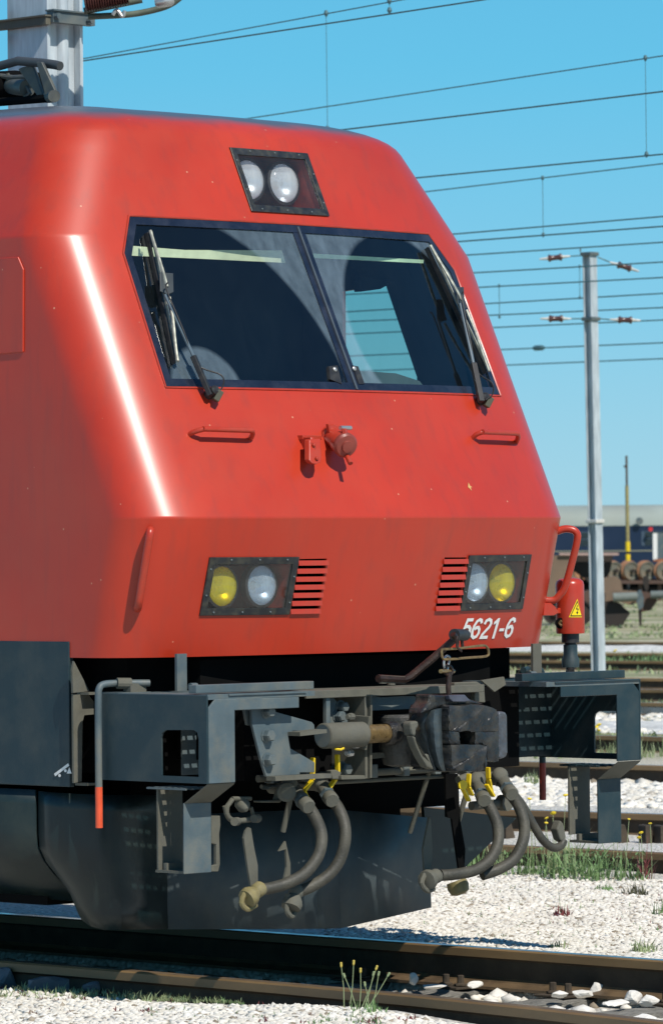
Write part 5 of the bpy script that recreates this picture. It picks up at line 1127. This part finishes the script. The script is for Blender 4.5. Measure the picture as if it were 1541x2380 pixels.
for (bu, tu, tv) in ((800, 793, 2245), (812, 822, 2240), (835, 838, 2258), (838, 875, 2252), (845, 868, 2266), (850, 903, 2268), (862, 880, 2266), (830, 800, 2270), (858, 848, 2290)):
    a = atz(bu, 2352, RZ-.065); d_ = (a-CAMP).dot(fw); b = atd(tu, tv, d_)
    bm = NB(); tube(bm, [a, a.lerp(b, .5)+Vector((.006, 0, 0)), b], .0022, 5); s_ = put('flower_stalk', bm, GREENP, st)
    bm = NB(); lathe(bm, [(.003, -.012), (.0055, -.006), (.0055, .004), (.006, .009), (.002, .012)], b, (b-a), 8); put('flower_head', bm, DULLF if tv < 2262 else GREENP, s_)
bm = NB(); blades(bm, atz(850, 2360, RZ-.065), 70, .09, .10, .6, .005); put('foliage', bm, GREEN, st)
weed('grass_tuft', 378, 2300, 16, .12, .025, 'small bright green seedling at the end of the sunlit rail', GREEN, 0, w=.007, lv=12, lean=.4)
weed('pink_flower', 320, 2318, 8, .11, .03, 'tiny pink flower among weeds at lower left', GREEN, 3, PINK, .008)
weed('seedling', 743, 2318, 3, .13, .008, 'single thin green seedling before the sunlit rail', GREEN, 0, w=.003, lv=8, lean=.2)
weed('seedling', 1210, 2372, 4, .08, .01, 'small pale seedling at the bottom edge before the curved rail', GREENP, 0, w=.003, lv=8)
bm = NB()
for _ in range(240):
    u = rng.uniform(-60, 560); v = rng.uniform(2300, 2326)+u*.02; p = atz(u, v, RZ-.1); p = atz(u, v, zg(p.x, p.y)); blades(bm, p, rng.integers(5, 14), .045, .03, .9, .0032)
put('weeds', bm, GREENP, kind='stuff')
bm = NB()
for _ in range(90):
    u = rng.uniform(330, 1000); v = rng.uniform(2320, 2376)+u*.01; p = atz(u, v, RZ-.1); p = atz(u, v, zg(p.x, p.y)); blades(bm, p, rng.integers(5, 14), .04, .03, .9, .003)
for _ in range(170):
    u = rng.uniform(980, 1640); v = rng.uniform(2010, 2225); p = atz(u, v, RZ-.06); p.z = zg(p.x, p.y)
    if p.x < 1.15 or p.x > 7: continue
    blades(bm, p, rng.integers(2, 7), .04, .02, .9, .0026)
put('weeds', bm, GREEN, kind='stuff')
bm = NB()
for _ in range(90):
    u = rng.uniform(-60, 1000); v = rng.uniform(2298, 2372)+u*.015; p = atz(u, v, RZ-.1); p = atz(u, v, zg(p.x, p.y)); blades(bm, p, rng.integers(4, 9), .035, .03, .9, .003); leaves(bm, p, 6, .02, .02, .008)
for _ in range(60):
    u = rng.uniform(1000, 1640); v = rng.uniform(2010, 2225); p = atz(u, v, RZ-.06); p.z = zg(p.x, p.y)
    if p.x < 1.15: continue
    blades(bm, p, 4, .03, .02, .9, .003)
put('weeds', bm, REDW, kind='stuff')
bm = NB()
for _ in range(420):
    u = rng.uniform(1150, 1700); v = rng.choice([rng.uniform(1455, 1485), rng.uniform(1528, 1570), rng.uniform(1715, 1765), rng.uniform(1640, 1655), rng.uniform(1350, 1450)]); p = atz(u, v, RZ-.175)
    d_ = (p-CAMP).dot(fw); blades(bm, p, 9, .16, .35, .8, .0012*d_/4)
put('weeds', bm, GREENP, kind='stuff')

# ---------------------------------------------------------------- catenary masts and wires
def hmast(name, p, w, d, h, t, label, tilt=(0, 0)):
    root = empty(name, tuple(p), label, 'catenary mast')
    bm = NB(); x, y = p.x, p.y; box(bm, x-w/2, x+w/2, y-d/2, y-d/2+t, 0, h); box(bm, x-w/2, x+w/2, y+d/2-t, y+d/2, 0, h); box(bm, x-t/2, x+t/2, y-d/2+t+.0005, y+d/2-t-.0005, 0, h)
    for v in bm.verts:
        k = v.co.z; v.co.x += tilt[0]*k; v.co.y += tilt[1]*k; v.co.z = p.z+k
    put('post', bm, GALV, root); return root
# near mast: two channels back to back, wide faces
pm = atd(112, 200, 30); gz = RZ-.17
m1 = empty('catenary_mast', (pm.x, pm.y, gz), 'broad galvanised steel mast rising behind the locomotive roof', 'catenary mast')
def mp(u, dd=0): return atd(u, 200, 30)
a, b, c = atd(16, 200, 30.0), pm, atd(190, 200, 30.0)
# left face runs towards -X +Y side, right face towards +X -Y side
H0, H1 = gz, 7.6
def vplate(p, q, t, name, z0=H0, z1=H1, m_=GALV, par=None, bev=.006):
    d = Vector((q.x-p.x, q.y-p.y, 0)); bm = NB(); n_ = Vector((-d.y, d.x, 0)).normalized()*t
    extr(bm, [(p.x, p.y, z0), (q.x, q.y, z0), (q.x, q.y, z1), (p.x, p.y, z1)], n_); return put(name, bm, m_, par, bevel=bev)
xe = .345; ye = .30
A0 = Vector((b.x, b.y, 0))
# flange edges
vplate(A0+Vector((-.012, ye+.10, 0)), A0+Vector((-.012, -.012, 0)), -.024, 'flange', par=m1) if False else None
bm = NB(); box(bm, A0.x-.012, A0.x+.014, A0.y-.010, A0.y+.365, H0, H1); put('flange', bm, GALV, m1, bevel=.004)
bm = NB(); box(bm, A0.x+.014, A0.x+.26, A0.y+.045, A0.y+.062, H0, H1); put('web', bm, GALV, m1)
bm = NB()
for i in range(7):
    pass
tube(bm, [Vector((A0.x+.16, A0.y+.05, H0)), Vector((A0.x+.16, A0.y+.05, H1))], .045, 12); put('web_rib', bm, GALV, m1, smooth=True)
bm = NB(); box(bm, A0.x+.262, A0.x+.288, A0.y-.010, A0.y+.365, H0, H1); put('flange', bm, GALV, m1, bevel=.004)
# clamp band and bracket
zc = atd(112, 40, 30).z
bm = NB(); box(bm, A0.x-.022, A0.x+.33, A0.y-.075, A0.y-.02, zc-.035, zc+.035); box(bm, A0.x-.03, A0.x+.34, A0.y-.09, A0.y-.012, zc+.035, zc+.045); put('clamp', bm, STEELG, m1)
bm = NB(); box(bm, A0.x-.06, A0.x-.015, A0.y-.05, A0.y+.48, zc-.05, zc+.01); box(bm, A0.x-.075, A0.x-.012, A0.y-.06, A0.y+.50, zc+.0, zc+.010); put('clamp', bm, DUSTY, m1)
for q in ((300, 118),): 
    bm = NB(); cyl(bm, Vector((A0.x+.0, A0.y-.08, zc)), Vector((A0.x+.0, A0.y-.11, zc)), .02, 8); cyl(bm, Vector((A0.x+.27, A0.y-.08, zc-.01)), Vector((A0.x+.27, A0.y-.12, zc-.01)), .02, 8); put('clamp_bolt', bm, STEELG, m1)
# cantilever tube to the right plus insulator
OLIVE = mat('olive_weathered_steel', (.09, .11, .08), .6, var=.3, scale=9)
cn = put('cantilever', tube(NB(), [atd(205, 38, 29.8), atd(300, 33, 29.8), atd(360, 22, 29.8), atd(395, 10, 29.8), atd(420, -8, 29.8), atd(440, -30, 29.8)], lambda t: .020, 10, 3), OLIVE, m1, smooth=True)
bm = NB(); tube(bm, [atd(195, 25, 29.8), atd(262, 12, 29.8), atd(330, -2, 29.8)], .022, 10); put('stay_tube', bm, OLIVE, m1, smooth=True)
bm = NB(); 
pa, pb = atd(196, 6, 29.7), atd(300, -12, 29.7); dd = (pb-pa).normalized(); Ln = (pb-pa).length; prof_ = []
for i in range(18): prof_ += [(.045, Ln*i/18), (.062, Ln*(i+.5)/18)]
lathe(bm, prof_, pa, dd, 14); put('insulator', bm, BROWNC, m1, smooth=True)
bm = NB(); lathe(bm, [(.02, 0), (.035, .02), (.035, .1), (.02, .12)], atd(360, 7, 29.7), (pb-pa), 10); put('cantilever_clamp', bm, CHROME, m1, smooth=True); bm = NB(); tube(bm, [atd(262, 34, 29.7), atd(272, 22, 29.7), atd(285, 38, 29.7), atd(290, 24, 29.7)], .012, 8, 3); put('cantilever_clamp', bm, CHROME, m1, smooth=True)
bm = NB(); box(bm, A0.x-.20, A0.x-.05, A0.y+.40, A0.y+.46, zc-.12, zc-.07); box(bm, A0.x-.20, A0.x-.05, A0.y+.40, A0.y+.46, zc+.02, zc+.08); put('side_bracket', bm, STEELG, m1)
# far mast right
D2 = 77.6; top = atd(1370, 586, D2); bot = atd(1391.5, 1592, D2)
tl = ((top.x-bot.x)/(top.z-bot.z), (top.y-bot.y)/(top.z-bot.z))
m2 = hmast('catenary_mast', bot, .165, .165, top.z-bot.z, .014, 'slim galvanised mast with brown insulators right of the locomotive', tl)
for (v, nm) in ((590, 't'), (741, 'l'), (1212, 'b')):
    k = (v-586)/(1592-586); p = top.lerp(bot, k); bm = NB(); box(bm, p.x-.105, p.x+.105, p.y-.115, p.y+.115, p.z-.035, p.z+.025); put('mast_collar', bm, STEELG if v != 1212 else PALE, m2, bevel=.01)
def insul(par, u, v, sgn, slope, dist):
    c = atd(u, v, dist); dv = (ir*1.0-up*slope).normalized(); bm = NB(); s = 1.0
    L_ = .115
    lathe(bm, [(.03, -L_), (.058, -L_+.01), (.062, -L_+.03), (.045, -L_+.05), (.040, 0), (.045, L_-.05), (.062, L_-.03), (.058, L_-.01), (.03, L_)], c, dv, 16); i_ = put('insulator', bm, BROWNC, par, smooth=True)
    bm = NB(); lathe(bm, [(.010, -.25), (.018, -.22), (.022, -L_-.03), (.036, -L_)], c, dv, 10); lathe(bm, [(.036, L_), (.022, L_+.03), (.018, .22), (.010, .25)], c, dv, 10); put('insulator_cap', bm, PALE, i_, smooth=True)
    return c, dv
for u, v, sl, (cu_, cv_) in ((1290, 599, -.10, (1352, 594)), (1451, 620, .32, (1390, 598)), (1292, 741, 0, (1355, 741)), (1453, 744, .03, (1394, 741))):
    c, dv = insul(m2, u, v, 1, sl, D2); e = atd(cu_, cv_, D2); s = -1 if u > cu_ else 1
    bm = NB(); tube(bm, [c+dv*.24*s, e], .012, 6); put('span_wire', bm, WIREM, m2)
p = top; bm = NB(); cyl(bm, atd(1349, 586, D2), atd(1349, 576, D2), .012, 6); put('pin', bm, STEELG, m2)
# far yellow-banded pole
D3 = 196; tp_, bt_ = atd(1456, 1060, D3), atd(1461, 1395, D3)
fp = empty('signal_pole', tuple(bt_), 'thin weathered pole with a yellow lower part before the blue coach', 'pole')
TAN = mat('tan_pole_paint', (.30, .25, .10), .6, var=.2)
def seg(v0, v1, r, m_, name='pole_section'):
    bm = NB(); a = tp_.lerp(bt_, (v0-1060)/335); b = tp_.lerp(bt_, (v1-1060)/335); cyl(bm, a, b, r, 10); put(name, bm, m_, fp, smooth=True)
seg(1060, 1130, .05, mat('brown_pole', (.10, .085, .07), .7)); seg(1130, 1260, .075, TAN); seg(1260, 1283, .10, YEL); seg(1283, 1289, .05, BLACK); seg(1289, 1308, .10, YEL); seg(1308, 1395, .06, BLACK)
bm = NB(); cyl(bm, atd(1450, 1085, D3), atd(1456, 1085, D3), .05, 8); put('pole_fitting', bm, BLACK, fp)
# wires
def wire(name, P, r, label, drops=(), grp='overhead line wires', ext=(12, 70), xs_=None):
    """P: ((u0,v0),(u1,v1)); both ends in the vertical plane x = xs_"""
    a, b = atx(*P[0], xs_), atx(*P[1], xs_); d = (a-b).normalized(); a2, b2 = a+d*ext[1], b-d*ext[0]
    r *= .66; bm = NB(); tube(bm, [b2, b, a, a2], r, 5); o = put(name, bm, WIREM); tag(o, label, 'overhead wire', grp)
    for (u, v, v2) in drops:
        p = atx(u, v, xs_); q = atx(u+(v2-v)*.012, v2, xs_); bm = NB(); cyl(bm, p, q, r*.5, 5); dr = put('dropper', bm, WIREM, o)
        for e, s_ in ((p, -1), (q, 1)):
            bm = NB(); lathe(bm, [(.004, -.02*1.5), (.022, 0), (.012, .03)], e, (0, 0, 1), 8); put('dropper_clamp', bm, WIREM, dr)
    return o
wire('messenger_wire', ((192, 136), (770, 29)), .009, 'upper messenger wire rising from the broad mast to the top edge', ((758, 31, 300), (905, 2, 24)), xs_=13.5)
wire('contact_wire', ((192, 141), (1120, -1)), .010, 'darker wire just under the messenger wire by the broad mast', xs_=9.5)
wire('contact_wire', ((790, 302), (1541, 212)), .0115, 'dark contact wire starting above the locomotive roof edge', xs_=13.5)
wire('messenger_wire', ((590, 273), (1541, 129)), .010, 'messenger wire carrying the long dropper at upper right', ((1500, 135, 359),), xs_=17.86)
wire('contact_wire', ((970, 413), (1541, 358)), .0125, 'contact wire at the foot of the long dropper at upper right', xs_=17.86)
wire('messenger_wire', ((985, 446), (1541, 380)), .012, 'messenger wire whose dropper hangs right of the windscreen', ((1261, 414, 546),), xs_=25.6)
wire('contact_wire', ((1060, 562), (1541, 526)), .015, 'contact wire joined by the dropper right of the windscreen', xs_=25.6)
FW = [((1055, 544), (1541, 503), 27, 'thin wire between the two contact wires beside the upper nose edge'), ((1100, 592), (1541, 563), 34, 'faint wire just above the slim mast head'),
      ((1105, 634), (1541, 609), 36, 'faint wire crossing the slim mast just below its head'), ((1115, 668), (1541, 645), 38, 'wire crossing between the two pairs of insulators, upper'),
      ((1130, 706), (1541, 682), 42, 'wire crossing between the two pairs of insulators, lower'), ((1140, 733), (1541, 715), 46, 'faint wire just above the lower insulators'),
      ((1150, 741), (1285, 740), 48, 'short line of wire running into the lower left insulator'), ((1160, 761), (1541, 744), 50, 'wire just below the lower pair of insulators'),
      ((1165, 813), (1541, 797), 56, 'lower wire with a splice clamp left of the slim mast'), ((1180, 849), (1541, 834), 66, 'lowest faint wire across the slim mast')]
for k, (p, q, x_, lb) in enumerate(FW):
    dr = ()
    if k == 3: dr = ((1160, 665, 737),)
    if k == 4: dr = ((1347, 620, 692),)
    wire('yard_wire', (p, q), .0085+.00022*x_, lb, dr, xs_=x_, ext=((0 if 'short' in lb else 8), 60))
bm = NB(); lathe(bm, [(.03, -.15), (.055, -.1), (.055, .1), (.03, .15)], atx(1252, 809, 56), (0, 1, 0), 8); tag(put('wire_splice', bm, WIREM), 'small dark splice clamp on the lower wire left of the slim mast', 'clamp')

# ---------------------------------------------------------------- distant stock
def fr_at(u, v, dist): return atd(u, v, dist)
# passenger coach across the right background: built along the picture-right direction, slightly receding
cd = (ir*Vector((1, 1, 0))).normalized() if False else Vector((ir.x, ir.y, 0)).normalized()
DC = 205.; base = atd(1300, 1397, DC); L0 = -26.; L1 = 14.
nrm = Vector((fw.x, fw.y, 0))
coach = empty('passenger_coach', tuple(base), 'dark blue passenger coach with pale roof far across the yard', 'coach')
def lp3(s, dpt, z): return Vector((base.x, base.y, 0))+cd*s+nrm*dpt+Vector((0, 0, z))
zb = base.z
def hz(v, d=DC): return atd(1450, v, d).z
zr0, zr1, zw0, zw1 = hz(1223), hz(1174), hz(1285), hz(1232)
NAVY = mat('navy_coach_paint', (.010, .022, .055), .35, var=.15, scale=.6)
bm = NB(); extr(bm, [lp3(L0, 0, zb+.9), lp3(L0, 2.8, zb+.9), lp3(L0, 2.8, zr0), lp3(L0, 0, zr0)], cd*(L1-L0)); cb_ = put('coach_body', bm, NAVY, coach)
bm = NB(); arc = [lp3(L0, 1.4-1.42*math.cos(t*math.pi/10), zr0+(zr1-zr0)*math.sin(t*math.pi/10)**.8) for t in range(11)]; extr(bm, arc, cd*(L1-L0)); put('coach_roof', bm, mat('coach_roof_grey', (.27, .31, .28), .7, var=.18, scale=.3, dirt=(.3, .3, .25), damt=.5, dscale=.4), coach, smooth=True)
WIN = mat('coach_window_dark', (.02, .03, .035), .15, var=.1, scale=1)
for i in range(14):
    s0 = L0+1.0+i*2.85
    bm = NB(); extr(bm, [lp3(s0, -.02, hz(1270)), lp3(s0+1.25, -.02, hz(1270)), lp3(s0+1.25, -.02, hz(1236)), lp3(s0, -.02, hz(1236))], nrm*.05); w_ = put('coach_window', bm, mat('window_frame_blue', (.05, .08, .12), .5) if i == 0 else bpy.data.materials['window_frame_blue'], coach)
    for zz in ((1268, 1254), (1251, 1238)):
        bm = NB(); extr(bm, [lp3(s0+.15, -.04, hz(zz[0])), lp3(s0+1.1, -.04, hz(zz[0])), lp3(s0+1.1, -.04, hz(zz[1])), lp3(s0+.15, -.04, hz(zz[1]))], nrm*.03); put('pane', bm, WIN, w_)
bm = NB(); extr(bm, [lp3(L0, -.01, hz(1283)), lp3(L1, -.01, hz(1283)), lp3(L1, -.01, hz(1280)), lp3(L0, -.01, hz(1280))], nrm*.02); put('coach_stripe', bm, mat('coach_stripe_tan', (.22, .22, .16), .5), coach)
bm = NB(); q = atd(1512, 1231, DC-.3); lathe(bm, [(.09, 0), (.09, .1)], q, -nrm, 12); put('tail_lamp', bm, mat('red_lamp', (.6, .03, .03), .3), coach)
bm = NB(); extr(bm, [lp3(L0, .3, zb+.2), lp3(L0, 2.5, zb+.2), lp3(L0, 2.5, zb+.9), lp3(L0, .3, zb+.9)], cd*(L1-L0)); put('coach_underframe', bm, VOID, coach)
q = atd(1456*0+1490, 1203, DC-.2); bm = NB(); lathe(bm, [(.16, 0), (.16, .05)], atd(1486, 1212, DC-.2), -nrm, 10); put('roof_vent', bm, STEELG, coach)
# white post at right edge
DP = 194.; pw = empty('white_post', tuple(atd(1530, 1400, DP)), 'short white square post at the right edge before the blue coach', 'post')
a = atd(1519, 1400, DP); b = atd(1529, 1400, DP); c = atd(1545, 1400, DP+.4); zt_ = atd(1525, 1240, DP).z; z0_ = atd(1525, 1302, DP).z
bm = NB(); extr(bm, [Vector((a.x, a.y, z0_)), Vector((b.x, b.y, z0_)), Vector((b.x, b.y, zt_)), Vector((a.x, a.y, zt_))], nrm*.25); put('white_face', bm, WHITE, pw)
bm = NB(); extr(bm, [Vector((b.x, b.y, z0_)), Vector((c.x, c.y, z0_)), Vector((c.x, c.y, zt_)), Vector((b.x, b.y, zt_))], nrm*.2); put('grey_face', bm, STEELG, pw)
bm = NB(); extr(bm, [atd(1518, 1306, DP), atd(1560, 1306, DP), atd(1560, 1300, DP), atd(1522, 1300, DP)], nrm*.4); put('post_foot', bm, mat('rust_orange', (.30, .10, .04), .8), pw)
# rusty hopper wagon left of the slim mast
RUSTB = mat('rusty_brown_plate', (.10, .058, .042), .8, var=.25, scale=1.2, dirt=(.07, .04, .03), damt=.6, dscale=1.5)
RUSTT = mat('tan_rusty_plate', (.19, .13, .085), .8, var=.25, scale=1.2, dirt=(.12, .07, .04), damt=.5, dscale=1.5)
DKR = mat('near_black_rust', (.025, .018, .014), .8, var=.3, scale=2)
DW = 140.
def fpl(pix, dist, t, name, m_, par, bev=0):
    bm = NB(); extr(bm, [atd(u, v, dist) for u, v in pix], nrm*t); return put(name, bm, m_, par, bevel=bev)
def frnd(u, v, dist, r, t, name, m_, par, n=20):
    bm = NB(); c = atd(u, v, dist); lathe(bm, [(r*.3, -t*.5), (r*.35, -t*.1), (r*.82, -.0), (r*.86, -t*.35), (r, -t*.35), (r, t*.5), (r*.5, t*.5)], c, nrm, n); return put(name, bm, m_, par, smooth=False)
hop = empty('hopper_wagon', tuple(atd(1340, 1450, DW)), 'rusty brown hopper wagon end between the locomotive nose and the slim mast', 'wagon')
fpl(((1240, 1292), (1341, 1292), (1322, 1320), (1345, 1352), (1330, 1400), (1240, 1405)), DW, .6, 'hopper_plate', RUSTT, hop)
fpl(((1341, 1292), (1425, 1292), (1418, 1330), (1405, 1352), (1402, 1368), (1385, 1372), (1360, 1345), (1322, 1320)), DW+.4, .6, 'hopper_end', DKR, hop)
fpl(((1300, 1286), (1438, 1286), (1438, 1292), (1300, 1292)), DW-.1, .3, 'hopper_rim', mat('pale_pink_rust', (.38, .26, .22), .8), hop)
fpl(((1240, 1400), (1385, 1370), (1410, 1385), (1412, 1415), (1240, 1425)), DW, 1.2, 'wagon_sole_bar', RUSTB, hop)
for u in (1345, 1428):
    pass
frnd(1350, 1425, DW, .36, .2, 'wheel', DKR, hop); frnd(1290, 1425, DW, .36, .2, 'wheel', DKR, hop)
# bogie standing behind the slim mast
DB = 134.
bog = empty('spare_bogie', tuple(atd(1430, 1452, DB)), 'rusty spare bogie standing in the yard right of the slim mast', 'bogie')
fpl(((1395, 1400), (1440, 1402), (1452, 1415), (1465, 1425), (1462, 1432), (1445, 1455), (1432, 1475), (1395, 1478)), DB, .9, 'bogie_frame', DKR, bog)
fpl(((1400, 1345), (1430, 1340), (1442, 1348), (1447, 1372), (1430, 1395), (1405, 1402)), DB+.5, .6, 'bogie_bolster', RUSTT, bog)
fpl(((1405, 1400), (1408, 1380), (1430, 1372), (1480, 1375), (1480, 1402), (1465, 1408), (1430, 1396)), DB+.2, .5, 'bogie_beam', RUSTT, bog)
bm = NB(); a = atd(1425, 1390, DB-.2); b = atd(1482, 1388, DB-.2); cyl(bm, a, b, .13, 14); put('brake_cylinder', bm, mat('cyl_grey', (.16, .18, .16), .7), bog, smooth=True)
fpl(((1482, 1376), (1490, 1372), (1497, 1392), (1495, 1412), (1486, 1420), (1480, 1400)), DB-.3, .25, 'axle_box', STEELG, bog)
fpl(((1490, 1375), (1520, 1380), (1528, 1398), (1512, 1420), (1492, 1424)), DB+.1, .5, 'horn_guide', RUSTB, bog)
fpl(((1484, 1418), (1492, 1418), (1491, 1472), (1487, 1472)), DB, .1, 'brake_hanger', DKR, bog)
bm = NB(); a = atd(1512, 1384, DB-.1); b = atd(1600, 1381, DB-.1); cyl(bm, a, b, .11, 12); put('axle_tube', bm, mat('axle_grey', (.12, .14, .13), .7), bog, smooth=True)
frnd(1420, 1432, DB+.6, .42, .2, 'wheel', DKR, bog)
# loose wheelsets lined up before the coach
DWs = 188.
WR = mat('wheelset_steel', (.13, .13, .10), .7, var=.3, scale=3, dirt=(.24, .12, .06), damt=.6, dscale=3)
WO = mat('wheelset_rust_tread', (.34, .17, .09), .8, var=.25, scale=3)
for i, (u, lb) in enumerate(((1388, 'loose rusty wheelset nearest the slim mast in the row before the coach'), (1423, 'second loose rusty wheelset from the slim mast, below the yellow pole foot'), (1462, 'third loose rusty wheelset from the slim mast'), (1499, 'fourth loose rusty wheelset, left of the white post foot'), (1538, 'loose rusty wheelset at the right edge of the photo'))):
    ws_ = empty('wheelset', tuple(atd(u, 1352, DWs)), lb, 'wheelset', 'loose wheelsets before the coach')
    c = atd(u+5, 1328, DWs); ax = (nrm*.86-cd*.5).normalized()
    for s_ in (0, 1.3):
        bm = NB(); lathe(bm, [(.08, -.10), (.10, -.02), (.26, -.02), (.30, -.06), (.36, -.06), (.36, .07), (.40, .07), (.40, .11), (.2, .11)], c+ax*s_, ax, 24); w_ = put('wheel', bm, WR if s_ == 0 else WO, ws_)
        bm = NB(); lathe(bm, [(.365, -.055), (.365, .06), (.405, .065), (.405, .105)], c+ax*s_, ax, 24, caps=False); put('tread', bm, WO, w_, smooth=True)
    bm = NB(); cyl(bm, c-ax*.18, c+ax*1.5, .08, 10); put('axle', bm, DKR, ws_, smooth=True)
fl = empty('flat_wagon', tuple(atd(1450, 1396, DWs)), 'low rusty storage trestle carrying the loose wheelsets', 'trestle')
fpl(((1380, 1350), (1600, 1350), (1600, 1358), (1380, 1358)), DWs-.2, 1.8, 'deck', RUSTB, fl)
for u in (1395, 1440, 1485, 1530): fpl(((u, 1357), (u+8, 1357), (u+8, 1397), (u, 1397)), DWs, .4, 'trestle_leg', RUSTB, fl)
# point lever between
sl_ = empty('point_lever', tuple(atd(1507, 1420, 150.)), 'small dark point lever stand in the grass right of the spare bogie', 'lever')
fpl(((1497, 1340), (1506, 1340), (1509, 1352), (1507, 1372), (1500, 1372), (1495, 1356)), 150., .2, 'lever_head', DKR, sl_); fpl(((1501, 1370), (1505, 1370), (1505, 1420), (1501, 1420)), 150., .1, 'lever_post', DKR, sl_)
# yellow markers glimpsed under the skirt
for i, (u0, u1, lb) in enumerate(((-6, 2, 'half hidden yellow marker block at the left edge under the skirt'), (14, 32, 'small yellow marker block seen under the locomotive skirt'))):
    d_ = 31.; fpl_b = NB(); extr(fpl_b, [atd(u0, 2099, d_), atd(u1, 2099, d_), atd(u1, 2080, d_), atd(u0, 2080, d_)], nrm*.1); tag(put('marker_block', fpl_b, YEL), lb, 'marker')
